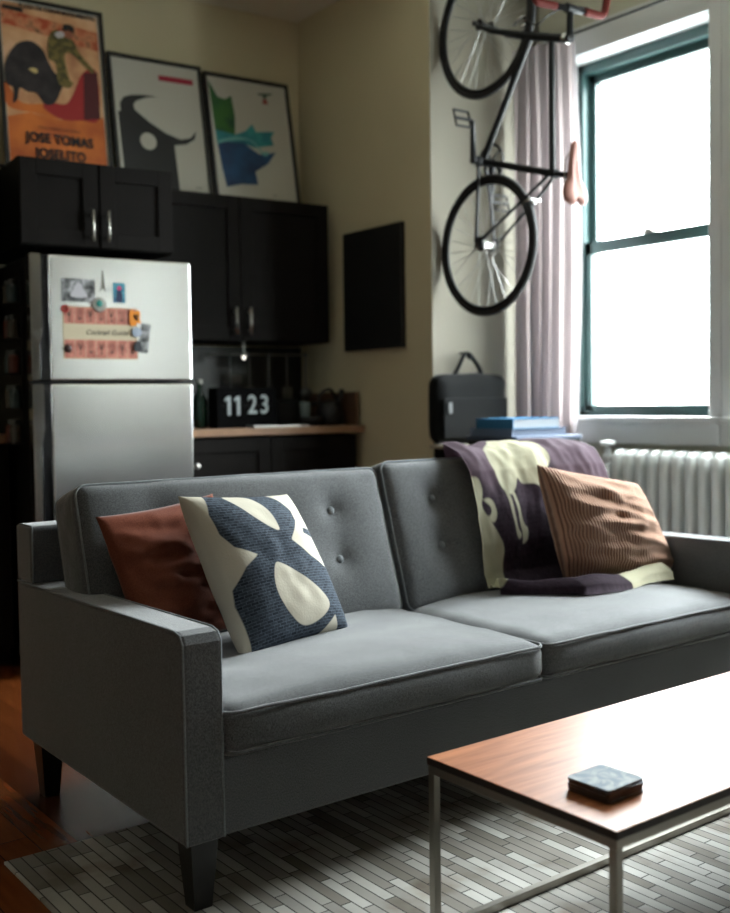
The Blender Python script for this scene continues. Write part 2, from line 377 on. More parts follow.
# ------------------------------------------------------------------ sofa
SX0, SX1, SY0, SY1 = 1.0, 3.12, 1.937, 2.915
sofa = thing('sofa', 'long grey tweed sofa with button tufted back and slim square arms', 'sofa', (2.06, 2.42, 0))
iv = Matrix.Translation((-2.06, -2.42, 0))
obj('base', B(SX0+0.09, SX1-0.09, SY0+0.008, SY1-0.02, 0.162, 0.333, 0.008), M_sofa, sofa, M=iv)
def arm(x0, x1, outer):
    bm = bmesh.new(); pr = [(SY0, 0.162), (SY0, 0.585), (SY0+0.012, 0.603), (SY0+0.035, 0.609), (SY0+0.3, 0.606), (SY0+0.7, 0.600), (SY1, 0.598), (SY1, 0.162)]
    a = [bm.verts.new((x0, y, z)) for y, z in pr]; b_ = [bm.verts.new((x1, y, z)) for y, z in pr]
    bm.faces.new(a); bm.faces.new(list(reversed(b_)))
    for i in range(len(pr)): bm.faces.new((a[i], b_[i], b_[(i+1) % len(pr)], a[(i+1) % len(pr)]))
    bmesh.ops.recalc_face_normals(bm, faces=bm.faces)
    es = [e for e in bm.edges if abs(e.verts[0].co.x-e.verts[1].co.x) < 1e-6 or e.verts[0].co.z < 0.2 and e.verts[1].co.z < 0.2]
    bmesh.ops.bevel(bm, geom=es, offset=0.009, segments=3, profile=0.5, affect='EDGES')
    o = obj('arm', bm, M_sofa, sofa, smooth=False, M=iv)
    for x in (x0+0.002, x1-0.002):
        pts = [(x, SY0+0.001, 0.165)] + [(x, y+(0.003 if i < 3 else 0), z-0.001) for i, (y, z) in enumerate(pr[1:-1])]
        pp = []
        for i in range(len(pts)-1):
            for k in range(6): pp.append(Vector(pts[i]).lerp(Vector(pts[i+1]), k/6))
        pp.append(Vector(pts[-1]))
        obj('piping', T(pp, 0.0028, n=6), M_pipe, o, smooth=True, M=iv)
arm(SX0, SX0+0.092, -1); arm(SX1-0.092, SX1, 1)
bm = B(SX0+0.001, SX1-0.001, 2.80, SY1, 0.600, 0.757, 0.012, 3); box(bm, SX0+0.093, SX1-0.093, 2.80, SY1-0.002, 0.335, 0.62, 0.005)
bf = obj('back_frame', bm, M_sofa, sofa, M=iv)
pp = [(SX0+0.004, 2.801, 0.602), (SX0+0.004, 2.801, 0.752), (SX0+0.008, 2.812, 0.756), (SX0+0.008, 2.9, 0.756), (SX0+0.004, 2.913, 0.75), (SX0+0.004, 2.913, 0.602)]
obj('piping', T(pp, 0.0025, n=6), M_pipe, bf, smooth=True, M=iv)
SW = 0.968
for i, x0 in enumerate((1.093, 1.093+SW)):
    cx_ = x0+SW/2; y0, y1 = SY0-0.012+(0.0 if i else 0.0), 2.64
    Mx = iv @ Matrix.Translation((cx_, (y0+y1)/2, 0.386))
    cu = obj('seat_cushion', cushion(SW-0.004, y1-y0, 0.106, 0.032, 0.030, 0.0, seed=3.1*i+1, wr=0.005, bulge=0.014), M_sofa, sofa, smooth=True, M=Mx)
    for zz in (0.043, -0.044):
        loop = rrect(SW/2-0.001, (y1-y0)/2+0.004, 0.034, zz)
        loop = [p + Vector((0, 0, 0.003*noise.noise(Vector((p.x*9, p.y*9, i*7+zz))))) for p in loop]
        obj('piping', T(loop, 0.0042, n=6, closed=True), M_sofa, cu, smooth=True, M=Mx)
# back cushions lean back on the frame
lean = math.atan2(0.13, 0.42)
BT = 0.17
for i, (xa, xb, zt, dy) in enumerate(((1.055, 2.045, 0.872, 0.0), (2.055, 3.045, 0.888, -0.012))):
    wdt = xb-xa; hgt = (zt-0.43)/math.cos(lean)
    # local x = width, local y = up the cushion, local z = towards the sitter
    ex = Vector((1,0,0)); ey = Vector((0, math.sin(lean), math.cos(lean))); ez = Vector((0,-math.cos(lean), math.sin(lean)))
    org = Vector(((xa+xb)/2, 2.484+dy, 0.437)) + ey*(hgt/2) - ez*(BT/2)
    Mb = Matrix(((ex.x,ey.x,ez.x,org.x),(ex.y,ey.y,ez.y,org.y),(ex.z,ey.z,ez.z,org.z),(0,0,0,1)))
    bx = wdt/2-0.175 if i else wdt/2-0.21
    btn = [(sx*bx, yy) for sx in (-1, 1) for yy in (hgt*0.22, -hgt*0.10)]
    cu = obj('back_cushion', cushion(wdt, hgt, BT, 0.03, 0.036, 0.004, dents=[(a, b_, 0.036, 0.055) for a, b_ in btn], cuts=44, seed=9+5*i, wr=0.003, bulge=0.008), M_sofa, sofa, smooth=True, M=iv @ Mb)
    for a, b_ in btn:
        bm = bmesh.new(); sph(bm, (a, b_, BT/2+0.0025), 0.0125, (1,1,0.5))
        obj('button', bm, M_button, cu, smooth=True, M=iv @ Mb)
    for zz in (BT/2-0.012, -BT/2+0.012):
        loop = rrect(wdt/2-0.002, hgt/2-0.002, 0.03, zz)
        obj('piping', T(loop, 0.0034, n=6, closed=True), M_pipe, cu, smooth=True, M=iv @ Mb)
for x, y in ((SX0+0.055, SY0+0.055), (SX1-0.055, SY0+0.055), (SX0+0.055, SY1-0.06), (SX1-0.055, SY1-0.06)):
    bm = bmesh.new(); g = bmesh.ops.create_cube(bm, size=1.0)
    for v in g['verts']:
        h = 0.033 if v.co.z > 0 else 0.021
        v.co = Vector((x+math.copysign(h, v.co.x), y+math.copysign(h, v.co.y), 0.163 if v.co.z > 0 else 0.007 if y < 2.478 else 0.0))
    obj('leg', bm, M_leg, sofa, M=iv)

# ------------------------------------------------------------------ coffee table
TX0, TX1, TY0, TY1, TZ = 1.357, 2.56, 1.112, 1.590, 0.37
tb = thing('coffee_table', 'low walnut topped coffee table on a thin square steel frame', 'table', ((TX0+TX1)/2, (TY0+TY1)/2, 0.007))
tv = Matrix.Translation((-(TX0+TX1)/2, -(TY0+TY1)/2, -0.007))
bm = B(TX0, TX1, TY0, TY1, TZ-0.016, TZ, 0.0012, 1)
for f in bm.faces: f.material_index = 0 if f.normal.z > 0.5 else 1
bm.normal_update()
for f in bm.faces: f.material_index = 0 if f.normal.z > 0.5 else 1
obj('tabletop', bm, [M_table, M_edge], tb, M=tv)
q = 0.017; zt = TZ-0.016
fr = bmesh.new()
for x in (TX0+0.002, TX1-0.002-q): box(fr, x, x+q, TY0+q, TY1-q, zt-q, zt, 0.001, 1)
for y in (TY0+0.002, TY1-0.002-q): box(fr, TX0+0.002, TX1-0.002, y, y+q, zt-q, zt, 0.001, 1)
obj('top_frame', fr, M_metal, tb, M=tv)
fr = bmesh.new()
for x in (TX0+0.002, TX1-0.002-q): box(fr, x, x+q, TY0+q, TY1-q, 0.007, 0.007+q, 0.001, 1)
for y in (TY0+0.002, TY1-0.002-q): box(fr, TX0+0.002, TX1-0.002, y, y+q, 0.007, 0.007+q, 0.001, 1)
obj('bottom_frame', fr, M_metal, tb, M=tv)
for x in (TX0+0.002, TX1-0.002-q):
    for y in (TY0+0.002, TY1-0.002-q):
        obj('leg', B(x, x+q, y, y+q, 0.007+q, zt-q, 0.001, 1), M_metal, tb, M=tv)
# coasters
def marble():
    m = mat('white_coaster_top', (196,200,202), 0.7, spec=0.1); n, l, b = nodes(m)
    t = n.new('ShaderNodeTexCoord'); nz = n.new('ShaderNodeTexNoise'); nz.inputs['Scale'].default_value = 26; nz.inputs['Detail'].default_value = 5; nz.inputs['Distortion'].default_value = 1.5
    r = ramp(n, [(0.42, lin((126,138,148))), (0.60, lin((166,170,172)))]); l.new(t.outputs['Object'], nz.inputs['Vector']); l.new(nz.outputs[0], r.inputs[0]); l.new(r.outputs[0], b.inputs['Base Color'])
    return m
M_marble = marble(); M_cedge = mat('coaster_side', (44,30,24), 0.5)
names = ['bottommost dark edged coaster, lying flat on the walnut table top', 'second coaster from the bottom of the stack on the coffee table', 'middle coaster of the square stack on the coffee table', 'fourth coaster from the bottom of the stack, just under the pale one', 'topmost square coaster with pale blue and white marbled face']
for i in range(5):
    bm = bmesh.new(); box(bm, -0.051, 0.051, -0.049, 0.049, 0, 0.0046)
    es = [e for e in bm.edges if abs(e.verts[0].co.z-e.verts[1].co.z) > 0.001]
    bmesh.ops.bevel(bm, geom=es, offset=0.010, segments=4, profile=0.5, affect='EDGES'); bm.normal_update()
    for f in bm.faces: f.material_index = 0 if f.normal.z > 0.5 else 1
    o = obj('coaster', bm, [M_marble, M_cedge]); tag(o, names[i], 'coaster', 'coasters stacked on the coffee table')
    o.location = (1.487+random.uniform(-.0015,.0015), 1.244+random.uniform(-.0015,.0015), TZ+i*0.0050); o.rotation_euler = (0,0,math.radians(random.uniform(-1.5,1.5)+(3 if i == 4 else 0)))

# ------------------------------------------------------------------ pillows
def sdf(poly, x, y):
    d = 1e9; ins = False; n = len(poly); j = n-1
    for i in range(n):
        ax, ay = poly[i]; bx_, by_ = poly[j]
        ex_, ey_ = bx_-ax, by_-ay; wx, wy = x-ax, y-ay
        t = max(0, min(1, (wx*ex_+wy*ey_)/(ex_*ex_+ey_*ey_+1e-12)))
        d = min(d, math.hypot(wx-ex_*t, wy-ey_*t))
        if (ay > y) != (by_ > y) and x < (bx_-ax)*(y-ay)/(by_-ay+1e-12)+ax: ins = not ins
        j = i
    return -d if ins else d
def smooth_poly(p, n=5): return [(v.x, v.y) for v in catmull([(a, b, 0) for a, b in p], n, True)]
def pillow(name, label, corners, thick, m, n=56, polys=None, wr=0.006, seed=0, group=None, pw=0.45, droop=0.0, pinch=0.05):
    TL, TR, BR, BL = [Vector(c) for c in corners]
    cen = (TL+TR+BR+BL)/4
    base = Vector((cen.x, cen.y, min(BL.z, BR.z)))
    bm = bmesh.new(); uvl = bm.loops.layers.uv.new('UVMap'); at = bm.verts.layers.float.new('pattern')
    nrm = ((TR-TL)+(BR-BL)).cross((TL-BL)+(TR-BR)).normalized()   # faces the viewer or back
    if nrm.y > 0: nrm = -nrm
    grid = {}
    for side in (1, -1):
        for i in range(n+1):
            for j in range(n+1):
                if side == -1 and (i in (0, n) or j in (0, n)): grid[side, i, j] = grid[1, i, j]; continue
                u, v = i/n, j/n; U, V = 2*u-1, 2*v-1
                # edges bow inwards
                uu = 0.5+0.5*U*(1-pinch*(1-V*V)); vv = 0.5+0.5*V*(1-pinch*(1-U*U))
                p = BL.lerp(BR, uu).lerp(TL.lerp(TR, uu), vv)
                prof = (max(0, 1-abs(U)**2.4)*max(0, 1-abs(V)**2.4))**pw
                w3 = noise.noise(Vector((u*5+seed, v*5, side*3)))+0.5*noise.noise(Vector((u*11+seed, v*11, side*3)))
                edge = min(1, (1-abs(U))*6, (1-abs(V))*6)
                fold = noise.noise(Vector((u*2.2+v*9+seed, (v-u)*3, 5.0)))*droop
                p = p + nrm*side*(thick/2*prof + wr*w3*prof + fold*prof*edge)
                p.z -= 0.0
                vt = bm.verts.new(p-base); grid[side, i, j] = vt
                if polys:
                    vt[at] = max(-0.2, min(0.2, min(sdf(q_, u, v) for q_ in polys)))
    for side in (1, -1):
        for i in range(n):
            for j in range(n):
                vs4 = [grid[side, i, j], grid[side, i+1, j], grid[side, i+1, j+1], grid[side, i, j+1]]
                uv4 = [(i/n, j/n), ((i+1)/n, j/n), ((i+1)/n, (j+1)/n), (i/n, (j+1)/n)]
                if side == -1: vs4.reverse(); uv4.reverse()
                f = bm.faces.new(vs4)
                for lp, uv in zip(f.loops, uv4): lp[uvl].uv = uv
    o = obj(name, bm, m, smooth=True); o.location = base
    tag(o, label, 'pillow', group)
    return o
def corduroy():
    m = mat('brown_corduroy', (136,98,74), 0.9, spec=0.2, sheen=0.3); n, l, b = nodes(m)
    uv = n.new('ShaderNodeUVMap'); wv = n.new('ShaderNodeTexWave'); wv.bands_direction = 'X'; wv.inputs['Scale'].default_value = 13.5; wv.inputs['Distortion'].default_value = 0.6; wv.inputs['Detail'].default_value = 1; wv.inputs['Detail Scale'].default_value = 1.0
    r = ramp(n, [(0.1, lin((110,78,62))), (0.6, lin((174,134,110)))])
    bp = n.new('ShaderNodeBump'); bp.inputs['Strength'].default_value = 1.0; bp.inputs['Distance'].default_value = 0.005
    l.new(uv.outputs[0], wv.inputs['Vector']); l.new(wv.outputs['Fac'], r.inputs[0]); l.new(r.outputs[0], b.inputs['Base Color']); l.new(wv.outputs['Fac'], bp.inputs['Height']); l.new(bp.outputs[0], b.inputs['Normal'])
    return m
def pattern_mat(name, cA, cA2, cB, attr='pattern', wx=70.0):
    """cA/cA2 woven ground, cB where attribute < 0"""
    m = mat(name, cA, 0.9, spec=0.15); n, l, b = nodes(m)
    a = n.new('ShaderNodeAttribute'); a.attribute_name = attr
    st = ramp(n, [(0.498, (1,1,1)), (0.502, (0,0,0))]); ad = n.new('ShaderNodeMath'); ad.operation = 'ADD'; ad.inputs[1].default_value = 0.5
    uv = n.new('ShaderNodeUVMap'); br = n.new('ShaderNodeTexBrick'); br.inputs['Scale'].default_value = 1; br.inputs['Brick Width'].default_value = 0.05; br.inputs['Row Height'].default_value = 0.018; br.inputs['Mortar Size'].default_value = 0.0035; br.inputs['Mortar Smooth'].default_value = 1.0
    br.inputs['Color1'].default_value = (*lin(cA),1); br.inputs['Color2'].default_value = (*lin(cA2),1); br.inputs['Mortar'].default_value = (*[x*1.9 for x in lin(cA2)],1)
    nz = n.new('ShaderNodeTexNoise'); nz.inputs['Scale'].default_value = 60
    mm = n.new('ShaderNodeMix'); mm.data_type = 'RGBA'; mm.blend_type = 'OVERLAY'; mm.inputs[0].default_value = 0.7
    mx = n.new('ShaderNodeMix'); mx.data_type = 'RGBA'; mx.inputs[7].default_value = (*lin(cB),1)
    l.new(a.outputs['Fac'], ad.inputs[0]); l.new(ad.outputs[0], st.inputs[0]); l.new(st.outputs[0], mx.inputs[0])
    l.new(uv.outputs[0], br.inputs['Vector']); l.new(uv.outputs[0], nz.inputs['Vector']); l.new(br.outputs['Color'], mm.inputs[6]); l.new(nz.outputs[0], mm.inputs[7]); l.new(mm.outputs[2], mx.inputs[6]); l.new(mx.outputs[2], b.inputs['Base Color'])
    bp = n.new('ShaderNodeBump'); bp.inputs['Strength'].default_value = 0.25; bp.inputs['Distance'].default_value = 0.002
    l.new(nz.outputs[0], bp.inputs['Height']); l.new(bp.outputs[0], b.inputs['Normal'])
    return m
M_cord = corduroy()
M_rust = fabric('rust_cotton', (112,60,44), (134,76,56), 0.2, 500)
M_navy = pattern_mat('navy_cream_print', (38,45,54), (62,70,80), (196,190,174))
PP = [[(-0.03,1.03),(0.16,1.03),(0.08,0.85),(0.08,0.72),(0.13,0.63),(0.27,0.56),(0.15,0.5),(0.03,0.39),(0.02,0.3),(0.04,0.12),(0.06,-0.03),(-0.04,-0.03)],
 smooth_poly([(0.29,0.98),(0.47,0.98),(0.56,0.88),(0.57,0.77),(0.54,0.70),(0.43,0.77),(0.35,0.87)]),
 [(0.67,1.03),(1.05,1.05),(1.02,0.79),(0.97,0.7),(0.83,0.71),(0.8,0.67),(0.92,0.64),(0.93,0.54),(0.91,0.42),(0.76,0.5),(0.62,0.63),(0.72,0.71),(0.78,0.76),(0.80,0.84),(0.76,0.93)],
 smooth_poly([(0.36,0.47),(0.43,0.48),(0.62,0.35),(0.77,0.20),(0.72,0.12),(0.57,0.07),(0.45,0.09),(0.35,0.2),(0.31,0.34)]),
 [(0.82,0.10),(0.86,-0.03),(0.66,0.0)], [(1.03,0.43),(1.06,0.22),(0.97,0.30)]]
pillow('throw_pillow', 'square pillow with navy woven ground and cream leaf shapes, leaning at the left arm', [(1.228,2.385,0.851),(1.610,2.475,0.826),(1.700,2.315,0.458),(1.318,2.235,0.446)], 0.17, M_navy, n=80, polys=PP, seed=2, wr=0.004)
pillow('throw_pillow', 'plain rust brown pillow behind the navy and cream one', [(1.045,2.47,0.806),(1.42,2.555,0.835),(1.50,2.49,0.47),(1.13,2.40,0.465)], 0.10, M_rust, seed=5, wr=0.006, droop=0.03)
pillow('throw_pillow', 'brown ribbed corduroy pillow slumped against the right arm', [(2.535,2.40,0.868),(2.98,2.35,0.785),(3.07,2.25,0.485),(2.60,2.34,0.485)], 0.17, M_cord, n=80, seed=8, wr=0.010, droop=0.024, pinch=0.03)

# ------------------------------------------------------------------ throw blanket
def throw_mat():
    m = pattern_mat('purple_cream_wool', (52,40,50), (60,48,58), (182,178,154)); n, l, b = nodes(m)
    br = [x for x in n if x.type == 'TEX_BRICK'][0]; br.inputs['Mortar'].default_value = br.inputs['Color1'].default_value
    # mauve at the two upper corners, plum in the middle
    return m
THR_CREAM = [[(0.02,0.50),(0.055,0.56),(0.11,0.74),(0.13,0.80),(0.11,0.90),(0.05,0.98),(-0.05,0.98),(-0.05,0.60)]]
prof = [(2.940,0.60),(2.936,0.70),(2.930,0.765),(2.90,0.785),(2.84,0.80),(2.815,0.85),(2.79,0.892),(2.74,0.912),(2.66,0.922),(2.60,0.910),(2.568,0.885),(2.545,0.82),(2.52,0.74),(2.495,0.65),(2.466,0.56),(2.445,0.515)]
cp = catmull([(0, y, z) for y, z in prof], 6)
L = [0.0]
for a, b_ in zip(cp, cp[1:]): L.append(L[-1]+(b_-a).length)
def at_L(d):
    d = max(0, min(L[-1]-1e-6, d))
    for i in range(len(L)-1):
        if L[i+1] >= d: return cp[i].lerp(cp[i+1], (d-L[i])/(L[i+1]-L[i])), (cp[i+1]-cp[i]).normalized()
def build_throw():
    bm = bmesh.new(); at = bm.verts.layers.float.new('pattern'); at2 = bm.verts.layers.float.new('mauve'); uvl = bm.loops.layers.uv.new('UVMap')
    NX, NL = 90, 170; g = []; NS = 50; LS = 0.30
    for j in range(NL+NS+1):
        d = L[-1]*min(j, NL)/NL; row = []; ts = max(0, j-NL)/NS
        for i in range(NX+1):
            s = i/NX
            p, tg = at_L(d)
            nr = Vector((0, tg.z, -tg.y))
            x0 = 2.345+min(0.28, max(0, (0.5-d)*1.12)); x1 = 3.01-0.09*max(0, min(1, (0.52-d)*4))
            fall = max(0, min(1, (d-0.75)/0.25))
            x0 -= 0.02*fall; x1 -= 0.05*fall
            x = x0+(x1-x0)*s
            amp = 0.010+0.012*math.exp(-((d-0.34)/0.12)**2)
            wv = math.sin(s*17+1.3*math.sin(d*5))+0.6*math.sin(s*31+d*6+2)+0.5*noise.noise(Vector((s*7, d*5, 1)))
            off = 0.008+0.005*noise.noise(Vector((s*22, d*16, 4)))+amp*(0.55+0.4*wv)+0.026*max(0, min(1, (d-0.58)/0.08))*max(0, min(1, (1.02-d)/0.12))
            q_ = p+nr*off
            if ts > 0:      # gathered folds lying on the seat
                ye = 2.36-0.19*min(1, s/0.30)**0.8 + 0.02*math.sin(s*9)
                base_ = q_.copy(); yy = base_.y+(ye-base_.y)*ts
                front = max(0, 1-abs(ts-0.80)/0.20)**0.6
                zz = 0.484+0.036*front+0.014*math.sin(s*11+ts*4)*min(1, ts*3)*(1-ts*0.6)+0.016*noise.noise(Vector((s*6, ts*3, 6)))*(1-ts*0.6)
                if ts > 0.999: zz = 0.472
                k_ = min(1, ts/0.25); k_ = k_*k_*(3-2*k_)
                q_ = Vector((0, yy, base_.z*(1-k_)+zz*k_)); d = L[-1]+LS*ts
            q_.x = x+0.01*noise.noise(Vector((s*3, d*6, 3)))
            if d < 0.02: pass
            v = bm.verts.new(q_); row.append(v)
            v[at] = max(-0.2, min(0.2, min([sdf(pl, s, d) for pl in THR_POLY] or [1])))
            v[at2] = max(-0.2, min(0.2, min([sdf(pl, s, d) for pl in THR_MAUVE] or [1])))
        g.append(row)
    for j in range(NL+NS):
        for i in range(NX):
            f = bm.faces.new((g[j][i], g[j][i+1], g[j+1][i+1], g[j+1][i]))
            for lp, uv in zip(f.loops, ((i/NX, j/NL), ((i+1)/NX, j/NL), ((i+1)/NX, (j+1)/NL), (i/NX, (j+1)/NL))): lp[uvl].uv = uv
    r = bmesh.ops.solidify(bm, geom=bm.faces[:], thickness=0.006)
    o = obj('throw_blanket', bm, M_throw, smooth=True)
    return o
THR_POLY = [smooth_poly(p, 4) for p in (
  [(0.36,0.20),(0.40,0.36),(0.33,0.50),(0.20,0.58),(0.16,0.64),(0.17,0.70),(0.20,0.73),(0.235,0.745),(0.28,0.72),(0.31,0.69),(0.34,0.71),(0.41,0.715),(0.455,0.725),(0.49,0.68),(0.59,0.64),(0.62,0.58),(0.66,0.45),(0.64,0.30)],
  [(-0.03,0.70),(0.03,0.68),(0.05,0.72),(0.03,0.77),(0.06,0.81),(0.11,0.86),(0.145,0.92),(0.13,0.98),(0.10,1.08),(0.06,1.20),(-0.04,1.30),(-0.05,0.9)],
  [(0.045,0.755),(0.095,0.755),(0.125,0.80),(0.10,0.83),(0.06,0.815),(0.085,0.80),(0.085,0.78)],
  [(0.20,0.73),(0.215,0.73),(0.255,0.85),(0.285,0.88),(0.255,0.895),(0.235,0.86)],
  [(0.235,0.72),(0.25,0.72),(0.31,0.84),(0.34,0.86),(0.33,0.90),(0.29,0.91),(0.295,0.87)],
  [(0.60,1.10),(0.72,1.06),(0.86,1.02),(1.05,1.02),(1.05,1.35),(0.66,1.35)])]
THR_MAUVE = [smooth_poly(p) for p in ([(-0.1,-0.1),(0.36,-0.1),(0.38,0.36),(0.18,0.66),(0.11,0.72),(0.04,0.69),(-0.1,0.70)], [(0.64,-0.1),(1.1,-0.1),(1.1,0.72),(0.88,0.73),(0.72,0.72),(0.62,0.66),(0.60,0.60),(0.66,0.45)])]
M_throw = throw_mat()
def tweak_throw(m):
    n, l, b = nodes(m)
    a = n.new('ShaderNodeAttribute'); a.attribute_name = 'mauve'; ad = n.new('ShaderNodeMath'); ad.operation = 'ADD'; ad.inputs[1].default_value = 0.5
    st = ramp(n, [(0.49, (1,1,1)), (0.53, (0,0,0))])
    mx = n.new('ShaderNodeMix'); mx.data_type = 'RGBA'; mx.inputs[7].default_value = (*lin((96,80,90)),1)
    old = [k for k in l if k.to_node.type == 'MIX' and k.to_socket == k.to_node.inputs[6] and k.from_node.type == 'MIX'][0]
    src, dst = old.from_socket, old.to_socket
    l.new(a.outputs['Fac'], ad.inputs[0]); l.new(ad.outputs[0], st.inputs[0]); l.new(st.outputs[0], mx.inputs[0]); l.new(src, mx.inputs[6]); l.new(mx.outputs[2], dst)
tweak_throw(M_throw)
th = build_throw(); tag(th, 'plum and cream wool throw draped over the right back cushion onto the seat', 'blanket')

# ------------------------------------------------------------------ fridge
fz = thing('refrigerator', 'stainless top freezer refrigerator with black side grips, papers on its door', 'refrigerator', K(1.5, 4.2, 0), KA)
def f(bm): return bm
obj('cabinet_body', B(-0.335, 0.335, 0.06, 0.74, 0.03, 1.675, 0.006), M_black, fz)
def door(z0, z1, nm, hz0, hz1):
    o = obj(nm, B(-0.262, 0.34, 0.0, 0.055, z0, z1, 0.006, 2), M_steel, fz)
    obj('grip_recess', B(-0.300, -0.262, 0.012, 0.055, z0, z1, 0.002, 1), M_blackgloss, o)
    # bowed handle along the hinge-less edge
    if nm == 'freezer_door': pr = [(z1, 0.043), (hz0+0.08, 0.043), (hz0+0.02, 0.030), (z0, 0.030)]
    else: pr = [(z1, 0.044), (z1-0.18, 0.043), (z1-0.26, 0.028), (z0, 0.026)]
    bm = bmesh.new(); a = []; 
    for z, wd in pr: a.append([bm.verts.new((x, y, z)) for x, y in ((-0.34, -0.012), (-0.34+wd, -0.020), (-0.34+wd, 0.02), (-0.34, 0.05))])
    for r0, r1 in zip(a, a[1:]):
        for k in range(4): bm.faces.new((r0[k], r0[(k+1)%4], r1[(k+1)%4], r1[k]))
    bm.faces.new(a[0]); bm.faces.new(list(reversed(a[-1]))); bmesh.ops.recalc_face_normals(bm, faces=bm.faces)
    bmesh.ops.bevel(bm, geom=bm.edges[:], offset=0.004, segments=2, affect='EDGES')
    obj('door_handle', bm, M_steel, o)
door(1.183, 1.68, 'freezer_door', 1.3, 0); door(0.06, 1.168, 'fridge_door', 0.9, 0)
obj('toe_grille', B(-0.33, 0.33, 0.05, 0.09, 0.0, 0.05), M_black, fz)

def noisy(name, stops, scale=30, rough=0.6, detail=3):
    m = mat(name, (100,100,100), rough); n, l, b = nodes(m)
    t = n.new('ShaderNodeTexCoord'); nz = n.new('ShaderNodeTexNoise'); nz.inputs['Scale'].default_value = scale; nz.inputs['Detail'].default_value = detail
    r = ramp(n, [(p, lin(c)) for p, c in stops]); l.new(t.outputs['Object'], nz.inputs['Vector']); l.new(nz.outputs[0], r.inputs[0]); l.new(r.outputs[0], b.inputs['Base Color'])
    return m
def flat(name, label, cat, s0, s1, z0, z1, m, k=4.199, group=None, tilt=0):
    o = obj(name, B(-(s1-s0)/2, (s1-s0)/2, -0.0012, 0, 0, z1-z0), m); o.location = K((s0+s1)/2+0.016, k, z0+0.006); o.rotation_euler = (0, math.radians(tilt), KA)
    return tag(o, label, cat, group)
M_cream = mat('cream_paper', (196,184,156), 0.7); M_pink = noisy('pink_print', [(0.4,(168,98,84)),(0.6,(198,128,110))], 30)
M_ink = mat('black_ink', (28,24,22), 0.6)
pc = flat('cocktail_chart', 'cream and pink paper chart of cocktail glasses on the freezer door', 'paper', 1.272, 1.583, 1.262, 1.474, M_cream)
pw_ = 0.311
for zz0, zz1 in ((0.004, 0.078), (0.142, 0.208)):
    bm = bmesh.new()
    for i in range(7):
        x = -pw_/2+0.004+i*(pw_-0.006)/7
        box(bm, x+0.001, x+(pw_-0.006)/7-0.001, -0.0018, -0.001, zz0, zz1)
    obj('pink_panel', bm, M_pink, pc)
M_dp = mat('dark_print', (78,58,44), 0.7)
for j, zc in enumerate((0.045, 0.178)):
    for i in range(7):
        x = -pw_/2+0.004+(i+0.5)*(pw_-0.006)/7; r = 0.010
        gp = [(x-r,zc+0.02),(x-r+0.003,zc+0.02),(x-0.004,zc+0.0),(x-0.001,zc-0.004),(x-0.001,zc-0.022),(x-0.008,zc-0.026),(x+0.008,zc-0.026),(x+0.001,zc-0.022),(x+0.001,zc-0.004),(x+0.004,zc),(x+r-0.003,zc+0.02),(x+r,zc+0.02),(x+0.006,zc-0.006),(x+0.003,zc-0.008),(x+0.003,zc-0.02),(x-0.003,zc-0.02),(x-0.003,zc-0.008),(x-0.006,zc-0.006)]
        gp = [(x-r,zc+0.022),(x-0.0045,zc-0.004),(x-0.0015,zc-0.008),(x-0.0015,zc-0.022),(x-0.008,zc-0.026),(x+0.008,zc-0.026),(x+0.0015,zc-0.022),(x+0.0015,zc-0.008),(x+0.0045,zc-0.004),(x+r,zc+0.022),(x+r-0.004,zc+0.022),(x,zc+0.0),(x-r+0.004,zc+0.022)] if (i+j) % 2 else [(x-0.007,zc+0.022),(x-0.007,zc-0.02),(x+0.007,zc-0.02),(x+0.007,zc+0.022),(x+0.0045,zc+0.022),(x+0.0045,zc-0.014),(x-0.0045,zc-0.014),(x-0.0045,zc+0.022)]
        b2 = bmesh.new(); prism(b2, gp, 0.0005); obj('glass_drawing', b2, M_dp, pc, M=Matrix.Translation((0,-0.0019,0)))
obj('lettering', text_bm('Cocktail Guide', 0.029, 0.0003, 0.0, 0.2), M_ink, pc, M=Matrix.Translation((0.025,-0.0016,0.108)))
M_bw = noisy('grey_photo_print', [(0.35,(28,30,32)),(0.5,(110,112,112)),(0.68,(196,196,200))], 28)
M_blueph = noisy('blue_photo_print', [(0.35,(30,70,110)),(0.55,(60,140,160)),(0.7,(120,170,180))], 30)
ph = flat('photo_print', 'grey landscape photo of a figure in white at the upper left of the freezer door', 'photo', 1.27, 1.407, 1.492, 1.583, M_bw)
bm = bmesh.new(); b2 = bmesh.new(); prism(b2, smooth_poly([(-0.03,0.02),(-0.02,0.05),(-0.005,0.075),(0.012,0.07),(0.02,0.05),(0.035,0.02)]), 0.0004); add_bm(bm, b2, Matrix.Translation((0,-0.0013,0)))
obj('printed_figure', bm, mat('pale_print', (186,184,190), 0.6), ph)
ph = flat('photo_print', 'small upright photo in blue with a pink dot, right of the tower magnet', 'photo', 1.483, 1.534, 1.494, 1.575, M_blueph)
bm = bmesh.new(); b2 = bmesh.new(); prism(b2, smooth_poly([(-0.012,0.004),(-0.013,0.03),(-0.006,0.052),(0.006,0.052),(0.013,0.03),(0.010,0.004)]), 0.0004); add_bm(bm, b2, Matrix.Translation((0,-0.0013,0)))
obj('printed_figure', bm, mat('dark_blue_print', (30,44,78), 0.6), ph)
bm = bmesh.new(); b2 = bmesh.new(); prism(b2, [(0.009*math.cos(a*PI/6), 0.06+0.009*math.sin(a*PI/6)) for a in range(12)], 0.0005); add_bm(bm, b2, Matrix.Translation((0,-0.0016,0)))
obj('printed_dot', bm, mat('pink_dot', (200,60,110), 0.6), ph)
